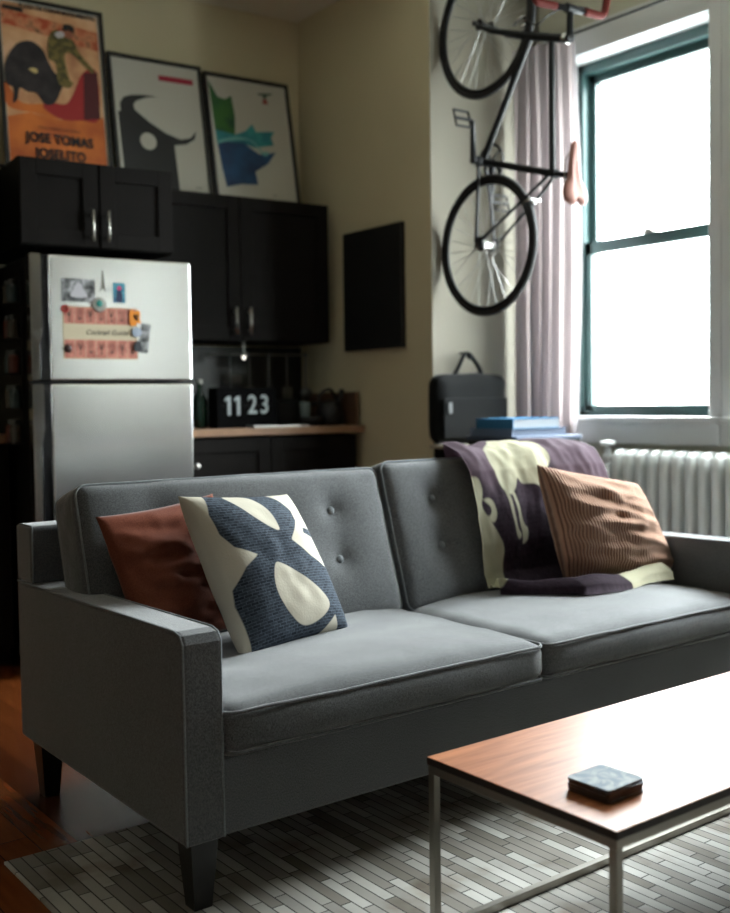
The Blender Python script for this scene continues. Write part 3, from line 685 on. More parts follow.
# magnets
def place(o, s, z, k=4.198, rz=0.0): o.location = K(s+0.016, k, z+0.006); o.rotation_euler = (0, rz, KA); return o
bm = bmesh.new(); prism(bm, [(-0.012,0),(-0.009,0),(-0.005,0.012),(0.005,0.012),(0.009,0),(0.012,0),(0.006,0.02),(0.004,0.045),(0.0015,0.085),(-0.0015,0.085),(-0.004,0.045),(-0.006,0.02)], 0.004)
tag(place(obj('tower_magnet', bm, M_metal), 1.44, 1.538), 'thin metal tower shaped magnet above the round magnet', 'magnet')
bm = bmesh.new(); lathe(bm, [(0.029,0),(0.030,0.003),(0.026,0.007),(0.0,0.008)], n=24); bmesh.ops.transform(bm, matrix=Matrix.Rotation(PI/2, 4, 'X'), verts=bm.verts)
rt = tag(place(obj('round_magnet', bm, mat('grey_magnet', (150,148,140), 0.5)), 1.422, 1.483), 'round grey magnet with a teal centre holding the pink chart', 'magnet')
bm = bmesh.new(); sph(bm, (0,-0.008,0.004), 0.014, (1,0.2,1)); obj('teal_centre', bm, mat('teal_enamel', (40,130,120), 0.4), rt)
bm = bmesh.new(); tube(bm, [(0.012*math.cos(a*PI/8), -0.004, 0.012*math.sin(a*PI/8)) for a in range(16)], 0.004, n=8, closed=True)
tag(place(obj('ring_magnet', bm, mat('red_magnet', (168,40,34), 0.4), smooth=True), 1.282, 1.462), 'small red ring magnet on the upper left corner of the pink chart', 'magnet')
bm = bmesh.new(); prism(bm, smooth_poly([(-0.02,-0.03),(-0.022,0.02),(-0.012,0.03),(0.0,0.024),(0.014,0.03),(0.022,0.02),(0.020,-0.004),(0.024,-0.024),(0.008,-0.022),(0.0,-0.034)]), 0.006)
rt = tag(place(obj('orange_magnet', bm, mat('orange_rubber', (232,140,30), 0.5)), 1.572, 1.436), 'orange rubber magnet at the upper right corner of the pink chart', 'magnet')
bm = bmesh.new(); tube(bm, [(-0.002,-0.008,0.012),(0.0,-0.008,-0.006),(0.008,-0.008,-0.01),(0.012,-0.008,0.012)], 0.0028, n=6); obj('black_squiggle', bm, M_ink, rt)
bm = bmesh.new(); sph(bm, (0,-0.006,0), 0.017, (1.0,0.5,0.9)); tube(bm, [(0,-0.006,0.014),(0.004,-0.006,0.022)], 0.002)
tag(place(obj('apple_magnet', bm, mat('dark_red_magnet', (50,24,22), 0.4), smooth=True), 1.288, 1.304), 'dark round fruit magnet at the lower left of the pink chart', 'magnet')
fg = flat('photo_print', 'tilted grey photo card hanging off the right edge of the pink chart', 'photo', 1.585, 1.625, 1.292, 1.412, M_bw, tilt=8)
bm = bmesh.new(); lathe(bm, [(0.021,0),(0.021,0.004),(0.0,0.006)], n=20); bmesh.ops.transform(bm, matrix=Matrix.Rotation(PI/2, 4, 'X'), verts=bm.verts)
tag(place(obj('silver_magnet', bm, mat('pale_blue_magnet', (150,160,176), 0.4)), 1.577, 1.376, 4.194), 'round silver blue magnet on the tilted grey photo card', 'magnet')
bm = bmesh.new(); prism(bm, smooth_poly([(-0.016,-0.018),(-0.014,0.01),(0.0,0.022),(0.012,0.01),(0.016,-0.016),(0.0,-0.022)]), 0.006)
tag(place(obj('figure_magnet', bm, mat('charcoal_magnet', (44,46,52), 0.5)), 1.582, 1.318, 4.194), 'charcoal magnet at the lower end of the tilted grey photo card', 'magnet')

# spice jars on the fridge's left side
M_jar = [mat('jar_glass_a', (70,64,54), 0.2), mat('jar_glass_b', (88,40,28), 0.3), mat('jar_glass_c', (60,74,76), 0.2)]
M_lid = mat('jar_lid', (90,92,92), 0.35, 1.0)
rk = thing('spice_rack', 'narrow black rack of shelves on the dark left side of the refrigerator', 'rack', K(1.16, 4.36, 0.93), KA)
bm = bmesh.new(); box(bm, -0.008, -0.002, -0.06, 0.06, 0, 0.70)
for z in (0.0, 0.14, 0.28, 0.42, 0.56): box(bm, -0.058, -0.008, -0.06, 0.06, z, z+0.004); 
obj('back_panel', bm, M_black, rk)
lev = ['bottom', 'second lowest', 'middle', 'second highest', 'top']
for i, z in enumerate((0.0, 0.14, 0.28, 0.42, 0.56)):
    for j, y in enumerate((-0.033, 0.03)):
        q_ = thing('spice_jar', '%s spice jar on the %s shelf of the rack beside the refrigerator' % (('front', 'rear')[j], lev[i]), 'jar', K(1.16-0.033, 4.36+y, 0.934+z), KA, 'spice jars in the rack')
        obj('jar_body', lathe(bmesh.new(), [(0.02,0),(0.022,0.004),(0.022,0.065),(0.016,0.075)], n=16), M_jar[(i*2+j) % 3], q_, smooth=False)
        obj('jar_lid', lathe(bmesh.new(), [(0.018,0.0755),(0.018,0.092),(0.016,0.094)], n=16), M_lid, q_)

# ------------------------------------------------------------------ cabinets
def shaker(parent, x0, x1, z0, z1, y=0.0, nm='cabinet_door', handle=None, hz=None):
    st_ = 0.065
    bm = bmesh.new()
    box(bm, x0, x0+st_, y-0.02, y, z0, z1, 0.0015, 1); box(bm, x1-st_, x1, y-0.02, y, z0, z1, 0.0015, 1)
    box(bm, x0+st_, x1-st_, y-0.02, y, z1-st_, z1, 0.0015, 1); box(bm, x0+st_, x1-st_, y-0.02, y, z0, z0+st_, 0.0015, 1)
    box(bm, x0+st_, x1-st_, y-0.009, y-0.002, z0+st_, z1-st_)
    o = obj(nm, bm, M_cab, parent)
    if handle is not None:
        bm = bmesh.new(); tube(bm, [(handle, y-0.048, hz[0]), (handle, y-0.048, hz[1])], 0.006, n=10)
        for z in (hz[0]+0.02, hz[1]-0.02): tube(bm, [(handle, y-0.02, z), (handle, y-0.048, z)], 0.004, n=8)
        obj('bar_handle', bm, M_nickel, o, smooth=True)
    return o
# over the fridge: front k=4.3
r_ = thing('wall_cabinet', 'dark espresso double door cabinet above the refrigerator with two steel bar handles', 'cabinet', K(1.485, 4.32, 1.73), KA)
obj('cabinet_box', B(-0.325, 0.325, 0.0, 0.67, 0, 0.35), M_cabin, r_)
shaker(r_, -0.323, -0.004, 0.003, 0.347, 0.0, handle=-0.036, hz=(0.025, 0.155)); shaker(r_, 0.004, 0.323, 0.003, 0.347, 0.0, handle=0.030, hz=(0.025, 0.155))
# right: k=4.65
r_ = thing('wall_cabinet', 'dark espresso double door cabinet right of the refrigerator, above the clock', 'cabinet', K(2.312, 4.67, 1.385), KA)
obj('cabinet_box', B(-0.49, 0.488, 0.0, 0.325, 0, 0.70), M_cabin, r_)
shaker(r_, -0.488, -0.012, 0.003, 0.697, 0.0, handle=-0.048, hz=(0.03, 0.16)); shaker(r_, -0.008, 0.486, 0.003, 0.697, 0.0, handle=0.028, hz=(0.03, 0.16))
# far left wall cabinet and base cabinets
r_ = thing('tall_cabinet', 'black cabinet at the left edge, left of the refrigerator and above the worktop end', 'cabinet', K(0.72, 4.62, 1.40), KA)
obj('cabinet_box', B(-0.43, 0.43, 0.0, 0.37, 0, 0.688), M_cabin, r_)
shaker(r_, -0.428, -0.002, 0.003, 0.685); shaker(r_, 0.002, 0.428, 0.003, 0.685)
r_ = thing('base_cabinet', 'black base cabinet under the worktop left of the refrigerator', 'cabinet', K(0.70, 4.47, 0), KA)
obj('cabinet_box', B(-0.43, 0.43, 0.0, 0.52, 0.08, 0.925), M_cabin, r_); shaker(r_, -0.428, -0.002, 0.09, 0.92); shaker(r_, 0.002, 0.428, 0.09, 0.92)
obj('plinth', B(-0.43, 0.43, 0.05, 0.5, 0.0, 0.08), M_black, r_)
r_ = thing('base_cabinet', 'dark base cabinet under the worktop with the clock, right of the refrigerator', 'cabinet', K(2.345, 4.47, 0), KA)
obj('cabinet_box', B(-0.48, 0.48, 0.0, 0.52, 0.08, 0.925), M_cabin, r_)
for a, b_ in ((-0.478, -0.002), (0.002, 0.478)):
    o = shaker(r_, a, b_, 0.09, 0.92)
    if a < -0.1: obj('knob', lathe(bmesh.new(), [(0.006,0),(0.006,0.015),(0.013,0.02),(0.012,0.028),(0.0,0.03)], n=14), M_nickel, o, M=Matrix.Translation((a+0.09, -0.02, 0.80)) @ Matrix.Rotation(PI/2, 4, 'X'))
obj('plinth', B(-0.48, 0.48, 0.05, 0.5, 0.0, 0.08), M_black, r_)
for s0, s1, lb in ((0.25, 1.145, 'pale wooden worktop end at the left edge beside the refrigerator'), (1.86, 2.862, 'brown butcher block worktop under the flip clock, right of the refrigerator')):
    o = obj('worktop', B(-(s1-s0)/2, (s1-s0)/2, 0.0, 0.565, 0, 0.035, 0.003), M_counter); o.location = K((s0+s1)/2, 4.425, 0.931); o.rotation_euler = (0,0,KA)
    tag(o, lb, 'worktop')
o = obj('side_splash', B(-0.012, 0.012, 0.0, 0.52, 0, 0.165, 0.002), mat('end_board_wood', (92,66,48), 0.5)); o.location = K(2.838, 4.46, 0.9665); o.rotation_euler = (0,0,KA); tag(o, 'upright wooden end board at the right end of the worktop', 'splashback')
o = obj('splashback', B(-0.50, 0.47, 0.0, 0.02, 0, 0.41), mat('dark_tile', (34,34,32), 0.35)); o.location = K(2.345, 4.975, 0.9665); o.rotation_euler = (0,0,KA); tag(o, 'dark splashback behind the clock under the wall cabinet', 'splashback')

# counter items
ck = thing('flip_clock', 'black flip clock showing 11 23 on the wooden worktop', 'clock', K(2.265, 4.62, 0.9665), KA+0.05)
bm = bmesh.new(); pr = [(-0.165,0.0),(0.165,0.0),(0.150,0.19),(-0.165,0.19)]
prism(bm, pr, 0.09); obj('case', bm, mat('matte_black_case', (8,8,9), 0.85, spec=0.08), ck)
M_num = mat('grey_numerals', (176,186,188), 0.5)
for x_, ch in ((-0.105,'1'), (-0.055,'1'), (0.022,'2'), (0.088,'3')):
    if ch == '1':
        bm = prism(bmesh.new(), [(-0.006,-0.045),(0.009,-0.045),(0.009,0.045),(-0.004,0.045),(-0.022,0.032),(-0.022,0.020),(-0.006,0.028)], 0.001)
    else: bm = text_bm(ch, 0.125, 0.001, 0.0015, 0, 1.0, 0.85)
    obj('numeral', bm, M_num, ck, M=Matrix.Translation((x_,-0.091,0.105)))
obj('flap_hinge', B(-0.145, 0.13, -0.0905, -0.09, 0.104, 0.106), M_black, ck)
def item(name, label, cat, s, k, bm, m, smooth=True, z=0.9665, group=None):
    o = obj(name, bm, m, smooth=smooth); o.location = K(s, k, z); o.rotation_euler = (0,0,KA); tag(o, label, cat, group); return o
M_greenglass = mat('green_bottle_glass', (20,46,34), 0.15)
b1 = item('bottle', 'dark green bottle between the refrigerator and the clock', 'bottle', 2.06, 4.62, lathe(bmesh.new(), [(0.03,0),(0.036,0.01),(0.036,0.13),(0.012,0.175),(0.012,0.21)]), M_greenglass)
obj('bottle_cap', lathe(bmesh.new(), [(0.014,0.2105),(0.014,0.228),(0.012,0.23)], n=14), M_nickel, b1)
item('tray', 'thin pale tray lying in front of the clock on the worktop', 'tray', 2.40, 4.47, B(-0.15, 0.15, -0.03, 0.05, 0, 0.010, 0.003), M_nickel, False)
item('drinking_glass', 'tall pale drinking glass on the worktop in front of the dark pan', 'glass', 2.63, 4.62, lathe(bmesh.new(), [(0.022,0),(0.028,0.12),(0.026,0.12),(0.020,0.006)]), mat('frosted_glass', (96,108,108), 0.3))
pn = thing('saucepan', 'dark saucepan with a long handle on the worktop right of the clock', 'pan', K(2.64, 4.84, 0.9665), KA)
obj('pan_body', lathe(bmesh.new(), [(0.085,0),(0.095,0.01),(0.1,0.11),(0.103,0.112),(0.103,0.125),(0.0,0.14)]), M_black, pn); obj('pan_handle', T([(0.09,-0.04,0.10),(0.13,-0.13,0.115)], 0.010), M_black, pn, smooth=True)
br_ = thing('board_stack', 'brown wooden block leaning behind the pan on the worktop', 'board', K(2.47, 4.88, 0.9665), KA)
obj('board', B(-0.055, 0.055, -0.03, 0.03, 0, 0.11, 0.004), mat('dark_board', (50,40,30), 0.6), br_)
mx_ = thing('kettle', 'black kettle with upright spout at the right end of the worktop', 'kettle', K(2.745, 4.57, 0.9665), KA)
obj('kettle_body', lathe(bmesh.new(), [(0.065,0),(0.072,0.01),(0.062,0.09),(0.04,0.12),(0.0,0.13)]), M_black, mx_, smooth=True); obj('spout', T([(0.03,-0.01,0.09),(0.055,-0.02,0.14),(0.06,-0.02,0.18)], [0.02,0.014,0.012]), M_black, mx_, smooth=True)
obj('kettle_handle', T(catmull([(-0.05,0,0.09),(-0.06,0,0.15),(0.0,0,0.18),(0.04,0,0.13)]), 0.008), M_black, mx_, smooth=True)
item('bowl', 'black bowl between the glass and the kettle on the worktop', 'bowl', 2.60, 4.515, lathe(bmesh.new(), [(0.03,0),(0.05,0.02),(0.062,0.045),(0.058,0.045),(0.045,0.022),(0.0,0.012)]), M_black)
# utensil rail
rl = thing('utensil_rail', 'thin steel rail on the dark splashback under the wall cabinet', 'rail', K(2.55, 4.93, 1.335), KA)
bm = T([(-0.30,0,0),(0.28,0,0)], 0.005); tube(bm, [(-0.28,0,0),(-0.28,0.044,0)], 0.004); tube(bm, [(0.26,0,0),(0.26,0.044,0)], 0.004); obj('rod', bm, M_nickel, rl, smooth=True)
M_ut = mat('utensil_steel', (120,122,120), 0.3, 1.0)
kinds = [('ladle','steel ladle hanging near the left of the utensil rail'),('spatula','slotted steel spatula hanging beside the ladle'),('whisk','wire whisk hanging mid rail between spatula and masher'),('spatula','plain steel spatula hanging right of the whisk'),('ladle','steel ladle hanging at the right end of the utensil rail')]
for i, (kd, lb) in enumerate(kinds):
    s = 2.36+i*0.11; q_ = thing(kd, lb.replace(' between spatula and masher', ''), 'utensil', K(s, 4.915, 1.331), KA, 'utensils hanging from the rail')
    bm = T(catmull([(0,0.012,0.006),(0,-0.004,0.012),(0,-0.008,0),(0,-0.006,-0.03),(0,-0.004,-0.17)]), 0.0035, n=8); obj('handle', bm, M_ut, q_, smooth=True)
    bm = bmesh.new()
    if kd == 'ladle': sph(bm, (0,-0.012,-0.20), 0.034, (1,0.55,1))
    elif kd == 'whisk':
        for a in range(4):
            ca, sa = math.cos(a*PI/4), math.sin(a*PI/4)
            tube(bm, [(ca*0.026*math.sin(t_*PI/10), -0.004+sa*0.02*math.sin(t_*PI/10), -0.17-0.04*(1-math.cos(t_*PI/10))) for t_ in range(11)], 0.0014, n=5)
            tube(bm, [(-ca*0.026*math.sin(t_*PI/10), -0.004-sa*0.02*math.sin(t_*PI/10), -0.17-0.04*(1-math.cos(t_*PI/10))) for t_ in range(11)], 0.0014, n=5)
    else: box(bm, -0.03, 0.03, -0.008, -0.005, -0.25, -0.165, 0.001, 1)
    obj('head', bm, M_ut, q_, smooth=kd != 'spatula')
lb_ = obj('wall_socket', B(-0.055, 0.055, -0.008, 0, 0, 0.045, 0.003), mat('socket_plate', (84,82,76), 0.5)); lb_.location = K(2.40, 4.9745, 1.185); lb_.rotation_euler = (0,0,KA); tag(lb_, 'small pale plate on the dark splashback above the clock', 'socket')
sp = bmesh.new(); lathe(sp, [(0.014,0),(0.016,0.012),(0.006,0.022),(0.006,0.062),(0.014,0.064),(0.014,0.067)], n=16)
tl = tag(obj('cabinet_lamp', sp, M_nickel), 'small lit round lamp under the wall cabinet above the clock', 'lamp'); tl.location = K(2.36, 4.75, 1.3175); tl.rotation_euler = (0,0,KA)
me_ = mat('lamp_glow', (255,250,240), 0.5); n_, l_, b_n = nodes(me_); b_n.inputs['Emission Color'].default_value = (1,0.95,0.85,1); b_n.inputs['Emission Strength'].default_value = 0.35
bm = bmesh.new(); sph(bm, (0,0,-0.008), 0.010); obj('bulb', bm, me_, tl, smooth=True)

# black board on the return wall (x about 3.2), between kitchen and nook
o = obj('wall_panel', B(-0.028, -0.002, -0.235, 0.235, -0.295, 0.295, 0.003), mat('black_board', (13,14,14), 0.6)); o.location = (3.2085, 4.103, 1.632); o.rotation_euler = (0,0,math.radians(-0.8)); tag(o, 'blank black panel hung on the beige wall right of the kitchen', 'panel')

# ------------------------------------------------------------------ posters on the cabinets
def poster(label, s0, s1, z0, z1, layers, texts=(), kb=4.80, kt=4.93, matw=0.014, fw=0.016, extra=()):
    hgt = (z1-z0); tilt = math.atan2(kt-kb, hgt); 
    root = bpy.data.objects.new('framed_poster', None); C.objects.link(root); root.location = K((s0+s1)/2, kb, z0); root.rotation_euler = (-tilt, 0, KA); tag(root, label, 'poster', 'framed posters on top of the cabinets')
    w2 = (s1-s0)/2; H = hgt/math.cos(tilt)
    bm = bmesh.new(); box(bm, -w2, -w2+fw, -0.012, 0.012, 0, H); box(bm, w2-fw, w2, -0.012, 0.012, 0, H); box(bm, -w2+fw, w2-fw, -0.012, 0.012, H-fw, H); box(bm, -w2+fw, w2-fw, -0.012, 0.012, 0, fw)
    obj('frame', bm, M_frame, root)
    pr_ = obj('print', B(-w2+fw, w2-fw, -0.002, 0.008, fw, H-fw), M_mat, root)
    zf = 1/math.cos(tilt); cs = (s0+s1)/2
    x_lo, x_hi, z_lo, z_hi = -w2+fw+0.001, w2-fw-0.001, fw+0.001, H-fw-0.001
    for i, (nm, m, poly, sm) in enumerate(layers):
        pl = [(max(x_lo, min(x_hi, a-cs)), max(z_lo, min(z_hi, (z-z0)*zf))) for a, z in (smooth_poly(poly) if sm else poly)]
        b2 = bmesh.new(); prism(b2, pl, 0.0004); obj(nm, b2, m, pr_, M=Matrix.Translation((0,-0.002-0.0005*i,0)))
    for s_, z_, txt, size, m, bold, sxx in texts:
        obj('lettering', text_bm(txt, size, 0.0003, bold, 0, 1.05, sxx), m, pr_, M=Matrix.Translation((s_-cs, -0.0025-0.0005*len(layers), (z_-z0)*zf)))
    return root
ink = M_ink
orange = noisy('orange_print', [(0.35,(176,84,30)),(0.6,(206,112,40))], 6)
sandm = noisy('sand_print', [(0.35,(176,120,84)),(0.5,(206,156,112)),(0.65,(220,176,136))], 7)
redp = mat('red_print', (158,34,34), 0.6); dred = mat('dark_red_print', (78,20,26), 0.6); gold = noisy('green_gold_print', [(0.4,(70,66,30)),(0.6,(120,104,52))], 40)
bullm = noisy('bull_print', [(0.4,(22,18,20)),(0.65,(52,44,46))], 14); skin = mat('skin_print', (150,90,66), 0.6); crowd = noisy('crowd_print', [(0.4,(170,72,36)),(0.55,(200,130,90)),(0.65,(110,80,50))], 16)
L1 = [('paper_field', sandm, [(1.262,2.905),(1.705,2.905),(1.705,2.13),(1.262,2.13)], False),
 ('crowd_band', crowd, [(1.262,2.80),(1.705,2.74),(1.705,2.83),(1.262,2.87)], False),
 ('orange_band', orange, [(1.262,2.37),(1.36,2.40),(1.50,2.385),(1.705,2.42),(1.705,2.13),(1.262,2.13)], False),
 ('dust_patch', orange, [(1.264,2.53),(1.33,2.44),(1.482,2.455),(1.506,2.391),(1.38,2.40),(1.264,2.42)], True),
 ('red_cape', redp, [(1.62,2.623),(1.686,2.637),(1.681,2.414),(1.601,2.395),(1.506,2.387),(1.426,2.43),(1.448,2.462),(1.525,2.461),(1.569,2.518)], True),
 ('cape_shade', dred, [(1.624,2.623),(1.69,2.637),(1.688,2.414),(1.61,2.399)], False),
 ('bull', bullm, [(1.265,2.60),(1.288,2.66),(1.33,2.715),(1.388,2.735),(1.438,2.706),(1.462,2.652),(1.486,2.606),(1.525,2.57),(1.505,2.508),(1.474,2.456),(1.431,2.448),(1.399,2.493),(1.357,2.495),(1.325,2.507),(1.311,2.455),(1.29,2.436),(1.296,2.502),(1.266,2.522)], True),
 ('bullfighter', gold, [(1.473,2.771),(1.508,2.81),(1.541,2.783),(1.584,2.773),(1.609,2.718),(1.66,2.659),(1.677,2.64),(1.655,2.632),(1.574,2.704),(1.539,2.69),(1.554,2.583),(1.571,2.569),(1.548,2.54),(1.502,2.558),(1.495,2.649),(1.462,2.669)], True),
 ('bullfighter_head', skin, [(1.575,2.815),(1.585,2.79),(1.565,2.775),(1.545,2.79),(1.55,2.81)], True),
 ('bullfighter_hat', ink, [(1.54,2.81),(1.545,2.838),(1.568,2.846),(1.592,2.835),(1.588,2.808),(1.565,2.818)], True),
 ('bull_horn', mat('horn_print', (206,180,120), 0.6), [(1.37,2.60),(1.40,2.585),(1.41,2.60),(1.395,2.61)], True),
 ('white_shirt', mat('shirt_print', (190,180,180), 0.6), [(1.50,2.79),(1.535,2.805),(1.545,2.785),(1.515,2.77)], True),
 ('heading_block', ink, [(1.27,2.885),(1.36,2.882),(1.36,2.862),(1.27,2.867)], False)]
poster('orange bullfight poster in a black frame, leftmost above the refrigerator', 1.24, 1.732, 2.085, 2.93, L1,
  [(1.49,2.285,'JOSE TOMAS',0.062,ink,0.0022,0.84), (1.49,2.215,'JOSELITO',0.062,ink,0.0022,0.84), (1.52,2.893,'PLAZA DE TOROS MONUMENTAL',0.026,ink,0.001,0.85), (1.49,2.335,'GRAN CORRIDA DE TOROS',0.016,ink,0.0,0.9)])
bk = mat('flat_black_print', (30,31,32), 0.6)
redbar = mat('crimson_print', (160,24,52), 0.6)
L2 = [('bull_silhouette', bk, [(1.79,2.10),(1.783,2.47),(1.797,2.474),(1.796,2.513),(1.817,2.545),(1.858,2.562),(1.92,2.570),(1.99,2.572),(1.93,2.558),(1.88,2.535),(1.864,2.515),(1.868,2.49),(1.938,2.436),(2.02,2.390),(2.091,2.370),(2.142,2.383),(2.178,2.422),(2.165,2.379),(2.119,2.349),(2.055,2.336),(2.06,2.13),(2.06,2.10)], False),
      ('bull_eye', M_mat, [(1.922+0.041*math.cos(a*PI/12), 2.340+0.042*math.sin(a*PI/12)) for a in range(24)], False),
      ('red_bar', redbar, [(2.005,2.683),(2.185,2.685),(2.185,2.657),(2.005,2.655)], False)]
poster('black bull head silhouette poster with a crimson bar, middle of the three posters', 1.752, 2.232, 2.085, 2.757, L2, [(2.16,2.135,'toros',0.016,ink,0,0.9)])
grn = noisy('green_print', [(0.35,(20,70,52)),(0.6,(54,110,44))], 9); tea = noisy('teal_print', [(0.35,(20,96,120)),(0.6,(50,150,150))], 9); blu = noisy('blue_print', [(0.35,(14,44,86)),(0.6,(24,76,120))], 8); lt = mat('pale_teal_print', (110,176,176), 0.6)
L3 = [('green_shape', grn, [(2.272,2.705),(2.316,2.621),(2.355,2.615),(2.392,2.638),(2.402,2.53),(2.391,2.434),(2.283,2.447)], False),
      ('teal_shape', tea, [(2.283,2.447),(2.391,2.434),(2.45,2.46),(2.494,2.502),(2.512,2.463),(2.618,2.479),(2.595,2.44),(2.608,2.405),(2.494,2.378),(2.433,2.391),(2.288,2.367)], False),
      ('blue_shape', blu, [(2.288,2.387),(2.433,2.395),(2.517,2.346),(2.614,2.367),(2.56,2.30),(2.484,2.252),(2.491,2.184),(2.40,2.18),(2.314,2.156),(2.30,2.25)], False),
      ('pale_stripe', lt, [(2.288,2.375),(2.341,2.392),(2.449,2.414),(2.495,2.395),(2.541,2.342),(2.572,2.355),(2.557,2.366),(2.535,2.362),(2.487,2.411),(2.403,2.424),(2.311,2.40)], True),
      ('emblem_top', mat('green_ink', (50,80,56), 0.6), [(2.545,2.672),(2.628,2.684),(2.628,2.676),(2.596,2.667),(2.592,2.652),(2.574,2.650),(2.574,2.666),(2.548,2.664)], False),
      ('emblem_base', mat('red_ink', (150,60,50), 0.6), [(2.574,2.648),(2.592,2.648),(2.600,2.62),(2.566,2.62)], False)]
poster('poster of jagged green, teal and blue shapes, rightmost of the three posters', 2.246, 2.725, 2.085, 2.742, L3, [(2.58,2.135,'2010',0.014,ink,0,0.9)], kb=4.80, kt=4.93)
o = obj('black_rod', T([(-0.06,0,0),(0.06,0.0,0.012)], 0.007), M_black, smooth=True); o.location = K(1.205, 4.60, 2.093); o.rotation_euler = (0,0,KA); tag(o, 'short black rod on the cabinet top in front of the orange poster', 'rod')

# ------------------------------------------------------------------ nook: console, books, bag, curtain
cs = thing('console_cabinet', 'low dark cabinet with a pale top in the nook behind the sofa', 'cabinet', (3.40, 3.40, 0))
obj('cabinet_box', B(-0.27, 0.21, -0.27, 0.19, 0.06, 0.868), M_cabin, cs); obj('cabinet_top', B(-0.29, 0.22, -0.28, 0.20, 0.868, 0.884, 0.003), mat('pale_top', (160,152,134), 0.5), cs)
for x in (-0.25, 0.19):
    for y in (-0.25, 0.17): obj('foot', B(x-0.02, x+0.02, y-0.02, y+0.02, 0, 0.06), M_black, cs)
obj('cabinet_door', B(-0.265, 0.205, -0.285, -0.27, 0.08, 0.86, 0.002), M_cab, cs)
def book(label, x0, x1, y0, y1, z0, z1, cov, pg, rz=0):
    r_ = thing('book', label, 'book', ((x0+x1)/2, (y0+y1)/2, z0), rz, 'books stacked on the nook cabinet'); hx, hy, h = (x1-x0)/2, (y1-y0)/2, z1-z0
    bm = bmesh.new(); box(bm, -hx, hx, -hy, hy, 0, 0.003); box(bm, -hx, hx, -hy, hy, h-0.003, h); box(bm, -hx, -hx+0.004, -hy, hy, 0.003, h-0.003)
    obj('cover', bm, cov, r_); obj('pages', B(-hx+0.004, hx-0.004, -hy+0.004, hy-0.004, 0.003, h-0.003), pg, r_)
M_pg = mat('pages', (112,118,124), 0.8); M_pgb = mat('blue_grey_pages', (66,78,98), 0.7)
M_cb = mat('bright_blue_cover', (44,98,134), 0.6, spec=0.2); M_cg = mat('slate_cover', (84,100,128), 0.5); M_cbox = mat('blue_grey_lid', (54,66,88), 0.6)
o = thing('storage_box', 'wide flat blue grey box, lowest of the stack in the nook', 'box', (3.41, 3.30, 0.8845)); obj('box_body', B(-0.205, 0.20, -0.15, 0.15, 0, 0.022, 0.003), M_black, o); obj('box_lid', B(-0.21, 0.205, -0.155, 0.155, 0.0225, 0.040, 0.003), M_cbox, o)
book('thick slate blue book in the middle of the nook stack', 3.195, 3.535, 3.165, 3.42, 0.9255, 0.958, M_cg, M_pgb)
book('pale paged book with a bright blue cover on top of the nook stack', 3.19, 3.485, 3.16, 3.38, 0.9585, 1.002, M_cb, M_pg, math.radians(1))

bag = thing('messenger_bag', 'black messenger bag hanging on a hook beside the bicycle wheel', 'bag', (3.345, 3.60, 0.893), KA)
M_bag = fabric('black_nylon', (14,15,15), (24,25,25), 0.2, 300)
bm = cushion(0.40, 0.30, 0.09, 0.035, 0.012, 0.004, cuts=14, wr=0.006, seed=4); bmesh.ops.transform(bm, matrix=Matrix.Translation((0,0,0.15)) @ Matrix.Rotation(PI/2, 4, 'X'), verts=bm.verts)
obj('bag_body', bm, M_bag, bag, smooth=True)
bm = B(-0.185, 0.185, -0.066, -0.058, 0.02, 0.20, 0.004); fp = obj('front_flap', bm, M_bag, bag)
bm = bmesh.new(); box(bm, -0.165, -0.145, -0.074, -0.0665, 0.13, 0.18, 0.002); obj('buckle', bm, mat('grey_buckle', (70,72,72), 0.5), fp)
obj('handle', T(catmull([(-0.085,-0.0,0.29),(-0.06,-0.01,0.34),(-0.02,0.0,0.395),(0.0,0.01,0.405),(0.02,0.0,0.395),(0.06,-0.01,0.34),(0.09,-0.0,0.29)]), 0.011), M_bag, bag, smooth=True)
hk = obj('coat_hook', T(catmull([(0,0,0.02),(0,-0.05,0.0),(0,-0.065,-0.012),(0,-0.08,0.01)]), 0.005), M_black, smooth=True); hk.location = (3.36, 3.664, 1.285); tag(hk, 'small black hook on the nook wall holding the messenger bag', 'hook')

M_curt = mat('grey_pink_curtain', (150,146,150), 0.9, var=0.06, scale=10, spec=0.1)
def curtain():
    n, l, b = nodes(M_curt)
    # thin cloth: some light passes through
    tr = n.new('ShaderNodeBsdfTranslucent'); tr.inputs[0].default_value = (*lin((176,162,160)),1); mx = n.new('ShaderNodeMixShader'); mx.inputs[0].default_value = 0.35
    o_ = [q for q in n if q.type == 'OUTPUT_MATERIAL'][0]; l.new(b.outputs[0], mx.inputs[1]); l.new(tr.outputs[0], mx.inputs[2]); l.new(mx.outputs[0], o_.inputs[0])
    bm = bmesh.new(); NX, NZ = 120, 40; g = []
    for j in range(NZ+1):
        z = 0.30+(2.735-0.30)*j/NZ; row = []
        for i in range(NX+1):
            s = i/NX; h = (z-0.3)/2.435
            bulge = 0.03*math.sin(max(0, min(1, (z-0.9)/1.8))*PI)      # right edge swells mid height
            x = 3.672+0.108*s; y = 3.60-(0.295+bulge)*s
            am = 0.016+0.012*(1-h)
            ph_ = s*2*PI*6+0.6*math.sin(h*3)+noise.noise(Vector((s*4, h*2, 0)))*1.5
            off = am*math.sin(ph_)+0.004*noise.noise(Vector((s*12, h*6, 2)))
            row.append(bm.verts.new((x-0.02+off*0.94, y+off*0.33, z)))
        g.append(row)
    for j in range(NZ):
        for i in range(NX): bm.faces.new((g[j][i], g[j][i+1], g[j+1][i+1], g[j+1][i]))
    root = thing('curtain', 'long grey pink curtain bunched at the left side of the window', 'curtain', (3.72, 3.45, 0.3))
    obj('cloth', bm, M_curt, root, smooth=True, M=Matrix.Translation((-3.72,-3.45,-0.3)))
    return root
curtain()
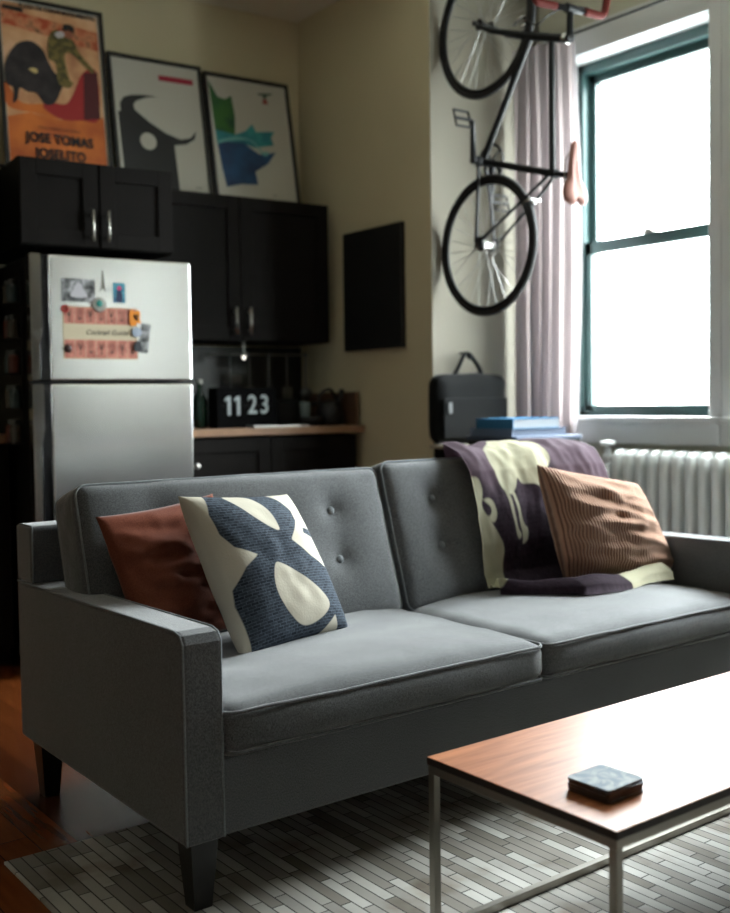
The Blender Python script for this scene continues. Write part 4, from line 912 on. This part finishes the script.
rd = thing('curtain_rod', 'thin black curtain rod running above the window', 'rod', (3.765, 2.9, 2.755))
obj('rod', T([(0,0.64,0),(0,-0.75,0)], 0.006), M_black, rd, smooth=True)
bm = T([(0,-0.6,0),(0.07,-0.6,0)], 0.005); obj('bracket', bm, M_black, rd)
bm = T([(0,0.58,0),(0.09,0.58,0)], 0.005); obj('bracket', bm, M_black, rd)
bm = bmesh.new()

# ------------------------------------------------------------------ radiator
ra = thing('radiator', 'white cast iron column radiator under the window behind the sofa', 'radiator', (3.755, 2.6, 0))
pitch = 0.064; y_first = 3.035-2.6
for i in range(20):
    yc = y_first-i*pitch
    bm = bmesh.new()
    pf = [(-0.062,0.10),(-0.066,0.14),(-0.066,0.78),(-0.058,0.83),(-0.035,0.853),(0.0,0.858),(0.035,0.853),(0.058,0.83),(0.066,0.78),(0.066,0.14),(0.062,0.10)]
    a = [bm.verts.new((x, yc-0.021, z)) for x, z in pf]; b_ = [bm.verts.new((x, yc+0.021, z)) for x, z in pf]
    bm.faces.new(a); bm.faces.new(list(reversed(b_)))
    for k in range(len(pf)): bm.faces.new((a[k], b_[k], b_[(k+1) % len(pf)], a[(k+1) % len(pf)]))
    bmesh.ops.recalc_face_normals(bm, faces=bm.faces)
    bmesh.ops.bevel(bm, geom=[e for e in bm.edges if abs(e.verts[0].co.y-e.verts[1].co.y) < 1e-5], offset=0.016, segments=4, profile=0.5, affect='EDGES')
    box(bm, -0.03, 0.03, yc-0.034, yc+0.034, 0.795, 0.835, 0.006); box(bm, -0.03, 0.03, yc-0.034, yc+0.034, 0.13, 0.17, 0.006)
    obj('section', bm, M_radiator, ra, smooth=True)
for yy in (y_first, y_first-19*pitch):
    obj('foot', B(-0.05, 0.05, yy-0.015, yy+0.015, 0.0, 0.105, 0.004), M_radiator, ra)
vl = bmesh.new(); yv = y_first+0.085
tube(vl, [(0,yv,0.0),(0,yv,0.86)], 0.016); tube(vl, [(0,yv,0.81),(0,y_first,0.81)], 0.014); sph(vl, (0,yv,0.815), 0.028)
obj('valve_pipe', vl, M_radiator, ra, smooth=True)
vl = bmesh.new(); lathe(vl, [(0.012,0),(0.034,0.008),(0.038,0.018),(0.034,0.028),(0.0,0.034)], (0,yv,0.862), 18); obj('valve_knob', vl, M_white, ra, smooth=True)

# ------------------------------------------------------------------ bicycle, hung upright on the nook wall
BX = 3.26
bike = thing('bicycle', 'black single speed bicycle hung upright on the wall with red handlebar grips and pink saddle', 'bicycle', (BX-0.012, 3.362, 1.443), math.radians(-2.3))
bv = Matrix.Translation((-BX, -3.362, -1.447))
M_bike = mat('black_bike_paint', (14,16,18), 0.5, spec=0.25); M_tire = mat('tyre_rubber', (18,18,19), 0.75); M_rim = mat('dark_rim', (30,31,33), 0.35, 0.6); M_spoke = mat('spoke_steel', (150,150,148), 0.3, 1.0)
M_sad = mat('pink_leather', (150,104,92), 0.6); M_grip = mat('red_bar_tape', (88,28,22), 0.7, spec=0.2); M_alu = mat('polished_alloy', (190,190,188), 0.25, 1.0)
def V(y, z, dx=0.0): return (BX+dx, y, z)
HUB_R = (3.362, 1.758); HUB_F = (3.364, 2.702)
def wheel(c, nm):
    R_ = 0.293
    cir = lambda r, k, n, dx=0: V(c[0]+r*math.cos(2*PI*k/n), c[1]+r*math.sin(2*PI*k/n), dx)
    w_ = obj(nm, T([cir(R_, k, 72) for k in range(72)], 0.0135, n=10, closed=True), M_tire, bike, smooth=True, M=bv)
    bm = bmesh.new(); n = 72; rings = []
    for r, dx in ((0.281,-0.010),(0.266,-0.008),(0.262,0.0),(0.266,0.008),(0.281,0.010)): rings.append([bm.verts.new(cir(r, k, n, dx)) for k in range(n)])
    rings.append(rings[0])
    for a, b_ in zip(rings, rings[1:]):
        for k in range(n): bm.faces.new((a[k], a[(k+1) % n], b_[(k+1) % n], b_[k]))
    bmesh.ops.recalc_face_normals(bm, faces=bm.faces)
    obj('rim', bm, M_rim, w_, smooth=True, M=bv)
    bm = bmesh.new()
    for k in range(28):
        sd = 1 if k % 2 else -1; a = 2*PI*k/28; a2 = a+(0.9 if (k//2) % 2 else -0.9)
        tube(bm, [V(c[0]+0.02*math.cos(a2), c[1]+0.02*math.sin(a2), sd*0.028), V(c[0]+0.264*math.cos(a), c[1]+0.264*math.sin(a), 0)], 0.0011, n=5)
    obj('spokes', bm, M_spoke, w_, M=bv)
    bm = bmesh.new(); tube(bm, [V(c[0], c[1], -0.034), V(c[0], c[1], 0.034)], [0.016]*2, n=16); tube(bm, [V(c[0], c[1], -0.034), V(c[0], c[1], -0.029)], 0.024, n=16); tube(bm, [V(c[0], c[1], 0.029), V(c[0], c[1], 0.034)], 0.024, n=16); tube(bm, [V(c[0], c[1], -0.062), V(c[0], c[1], 0.062)], 0.006)
    for sd in (-1, 1): tube(bm, [V(c[0], c[1], sd*0.054), V(c[0], c[1], sd*0.064)], 0.011, n=6)
    obj('hub', bm, M_alu if nm == 'rear_wheel' else M_rim, w_, smooth=False, M=bv)
wheel(HUB_R, 'rear_wheel'); wheel(HUB_F, 'front_wheel')
BB = (3.384, 2.126); ST = (2.960, 1.997); HT0 = (3.115, 2.590); HT1 = (2.890, 2.515)
bm = bmesh.new()
dd = (BB[0]-0.0, BB[1])
tube(bm, [V(*BB), V(ST[0]-0.02, ST[1]-0.006)], 0.0145)                   # seat tube
tube(bm, [V(*BB), V(HT0[0]-0.03, HT0[1]-0.012)], 0.0155)                 # down tube
tube(bm, [V(ST[0]+0.004, ST[1]), V(HT1[0]+0.075, HT1[1]+0.026)], 0.0135)  # top tube
tube(bm, [V(HT0[0]-0.005, HT0[1]-0.002), V(*HT1)], 0.018, n=14)            # head tube
tube(bm, [V(BB[0], BB[1], -0.036), V(BB[0], BB[1], 0.036)], 0.020, n=16)
for sd in (-1, 1):
    tube(bm, [V(BB[0]+0.01, BB[1]-0.01, sd*0.02), V(BB[0]+0.0, BB[1]-0.08, sd*0.028), V(HUB_R[0]+0.01, HUB_R[1]+0.03, sd*0.052)], 0.008)
    tube(bm, [V(ST[0]+0.005, ST[1]-0.003, sd*0.014), V(ST[0]+0.06, ST[1]-0.04, sd*0.026), V(HUB_R[0]-0.02, HUB_R[1]+0.018, sd*0.052)], 0.0068)
    box(bm, BX+sd*0.052-0.003, BX+sd*0.052+0.003, HUB_R[0]-0.026, HUB_R[0]+0.022, HUB_R[1]-0.012, HUB_R[1]+0.034, 0.002, 1)
obj('frame', bm, M_bike, bike, smooth=False, M=bv)
bm = bmesh.new(); d = Vector((0, HT0[0]-HT1[0], HT0[1]-HT1[1])).normalized()
cr0 = Vector(V(*HT0))+d*0.02
tube(bm, [Vector(V(*HT0)), cr0], 0.019, n=14); tube(bm, [cr0+Vector((-0.035,0,0)), cr0+Vector((0.035,0,0))], 0.013)
for sd in (-1, 1): tube(bm, [cr0+Vector((sd*0.034,0,0)), cr0+d*0.14+Vector((sd*0.045,0.0,0.004)), Vector(V(HUB_F[0]-0.02, HUB_F[1]-0.018, sd*0.052)), Vector(V(HUB_F[0], HUB_F[1], sd*0.052))], [0.013,0.012,0.008,0.007])
obj('fork', bm, M_bike, bike, smooth=True, M=bv)
obj('headset', T([V(HT1[0]+0.004, HT1[1]+0.001), V(HT1[0]-0.018, HT1[1]-0.006)], 0.021, n=14), M_alu, bike, M=bv)
bc = (2.862, 2.622)
bm = T([V(HT1[0]-0.016, HT1[1]-0.006), V(HT1[0]-0.034, HT1[1]-0.010)], 0.017); tube(bm, [V(HT1[0]-0.026, HT1[1]-0.008), V(*bc)], 0.014); tube(bm, [V(bc[0], bc[1], -0.022), V(bc[0], bc[1], 0.022)], 0.019, n=14)
obj('stem', bm, M_bike, bike, smooth=False, M=bv)
hb = T([V(bc[0]+0.014, bc[1], -0.10), V(bc[0], bc[1], 0), V(bc[0]-0.008, bc[1], 0.10)], 0.013); hbo = obj('handlebar', hb, M_bike, bike, smooth=True, M=bv)
for sd in (-1, 1):
    dy = 0.014 if sd < 0 else -0.013
    pts = catmull([V(bc[0]+dy*0.7, bc[1], sd*0.07), V(bc[0]+dy, bc[1]-0.001, sd*0.145), V(bc[0]+dy, bc[1]+0.006, sd*0.172), V(bc[0]+dy-0.004, bc[1]+0.04, sd*0.186), V(bc[0]+dy-0.012, bc[1]+0.17, sd*0.196)], 6)
    obj('bar_tape', T(pts, 0.0158), M_grip, bike, smooth=True, M=bv)
bm = T([V(ST[0], ST[1]), V(2.872, 1.974)], 0.0125); tube(bm, [V(ST[0]+0.004, ST[1]+0.001), V(ST[0]-0.02, ST[1]-0.006)], 0.019, n=14); tube(bm, [V(2.875,1.972,-0.02), V(2.875,1.972,0.02)], 0.014)
obj('seat_post', bm, M_bike, bike, M=bv)
# saddle: top faces the room, nose up
def saddle():
    bm = bmesh.new(); NL, NR = 30, 24; g = []
    for j in range(NL+1):
        t_ = j/NL; z = 2.100-0.250*t_
        if t_ < 0.5: hw = 0.021+0.010*(t_/0.5)**1.5
        else: hw = 0.031+0.036*(0.5-0.5*math.cos(min(1, (t_-0.5)/0.32)*PI))
        if t_ < 0.07: hw *= math.sqrt(1-((0.07-t_)/0.075)**2)
        if t_ > 0.88: hw *= math.sqrt(max(0.0, 1-((t_-0.88)/0.135)**2))
        th = 0.018+0.012*t_
        if t_ < 0.07: th *= math.sqrt(1-((0.07-t_)/0.075)**2)
        if t_ > 0.88: th *= math.sqrt(max(0.02, 1-((t_-0.88)/0.13)**2))
        row = []
        for k in range(NR):
            a = 2*PI*k/NR; cx_ = math.copysign(abs(math.cos(a))**0.8, math.cos(a)); cy_ = math.sin(a)
            groove = 0.012*math.exp(-(cx_*hw/0.011)**2)*min(1, max(0, (t_-0.15)*3)) if cy_ < 0 else 0
            cleft = 0.030*math.exp(-(cx_*hw/0.012)**2)*max(0, (t_-0.82)/0.18)
            yc = 2.838-0.012*t_+0.010*math.sin(t_*PI)
            row.append(bm.verts.new((BX+hw*cx_, yc+th*cy_*0.62+groove+0.010*(cx_*cx_)*t_, z+cleft)))
        g.append(row)
    for a, b_ in zip(g, g[1:]):
        for k in range(NR): bm.faces.new((a[k], a[(k+1) % NR], b_[(k+1) % NR], b_[k]))
    bm.faces.new(g[0]); bm.faces.new(list(reversed(g[-1]))); bmesh.ops.recalc_face_normals(bm, faces=bm.faces)
    s_ = obj('saddle', bm, M_sad, bike, smooth=True, M=bv)
    bm = bmesh.new()
    for sd in (-1, 1): tube(bm, [V(2.850, 2.075, sd*0.006), V(2.875, 2.03, sd*0.018), V(2.878, 1.93, sd*0.02), V(2.850, 1.88, sd*0.025)], 0.0035, n=6)
    obj('rails', bm, M_alu, s_, smooth=True, M=bv)
saddle()
# drivetrain
bm = bmesh.new(); n = 40
for r, dx in ((0.078, 0.045),): tube(bm, [V(BB[0]+r*math.cos(2*PI*k/n), BB[1]+r*math.sin(2*PI*k/n), dx) for k in range(n)], 0.005, n=6, closed=True)
for k in range(5): tube(bm, [V(BB[0], BB[1], 0.045), V(BB[0]+0.077*math.cos(2*PI*k/5), BB[1]+0.077*math.sin(2*PI*k/5), 0.045)], 0.005, n=6)
obj('chainring', bm, M_bike, bike, M=bv)
bm = bmesh.new()
for sd in (-1, 1): tube(bm, [V(BB[0]+sd*0.077, BB[1]-0.01, 0.047), V(HUB_R[0]+sd*0.032, HUB_R[1]+0.0, 0.042)], 0.0035, n=6)
tube(bm, [V(HUB_R[0]+0.032*math.cos(PI+PI*k/10), HUB_R[1]+0.032*math.sin(PI+PI*k/10), 0.042) for k in range(11)], 0.0035, n=6)
tube(bm, [V(BB[0]+0.077*math.cos(PI*k/12), BB[1]-0.01+0.083*math.sin(PI*k/12), 0.047) for k in range(13)], 0.0035, n=6)
obj('chain', bm, M_metal, bike, M=bv)
for sd, zz in ((-1, 0.165), (1, -0.165)):
    bm = T([V(BB[0], BB[1], sd*0.055), V(BB[0]-0.012*(1 if sd < 0 else -2), BB[1]+zz, sd*0.068)], [0.014, 0.010], n=8); tube(bm, [V(BB[0], BB[1], sd*0.03), V(BB[0], BB[1], sd*0.062)], 0.016)
    ca = obj('crank_arm', bm, M_bike, bike, M=bv)
    px, py, pz = sd*0.075, BB[0]-0.012*(1 if sd < 0 else -2), BB[1]+zz
    bm = T([V(py, pz, px), V(py, pz, px+sd*0.085)], 0.007)
    for a in (-1, 0, 1):
        tube(bm, [V(py+a*0.010, pz+a*0.034, px+sd*0.010), V(py+a*0.010, pz+a*0.036, px+sd*0.092)], 0.0052 if a else 0.007, n=6)
    for q_ in (0.010, 0.092): tube(bm, [V(py-0.010, pz-0.036, px+sd*q_), V(py+0.010, pz+0.036, px+sd*q_)], 0.0052, n=6)
    obj('pedal', bm, M_bike, ca, M=bv)
# brakes and cable
for (y, z, nm) in ((3.085, 1.905, 'rear_brake'), (3.125, 2.655, 'front_brake')):
    bm = bmesh.new(); sph(bm, V(y-0.012, z, 0), 0.014)
    for sd in (-1, 1): tube(bm, catmull([V(y-0.012, z, 0), V(y-0.020, z+0.004, sd*0.026), V(y+0.012, z-0.006, sd*0.03), V(y+0.036, z-0.012, sd*0.018)], 4), 0.006, n=8)
    obj(nm, bm, M_alu, bike, smooth=True, M=bv)
bm = T(catmull([V(bc[0]+0.01, bc[1]+0.03, 0.12), V(bc[0]+0.05, bc[1]+0.03, 0.03), V(bc[0]+0.10, bc[1]+0.0, -0.02), V(3.02, 2.60, -0.03), V(3.10, 2.655, -0.01)], 8), 0.0028, n=6)
obj('brake_cable', bm, M_black, bike, smooth=True, M=bv)
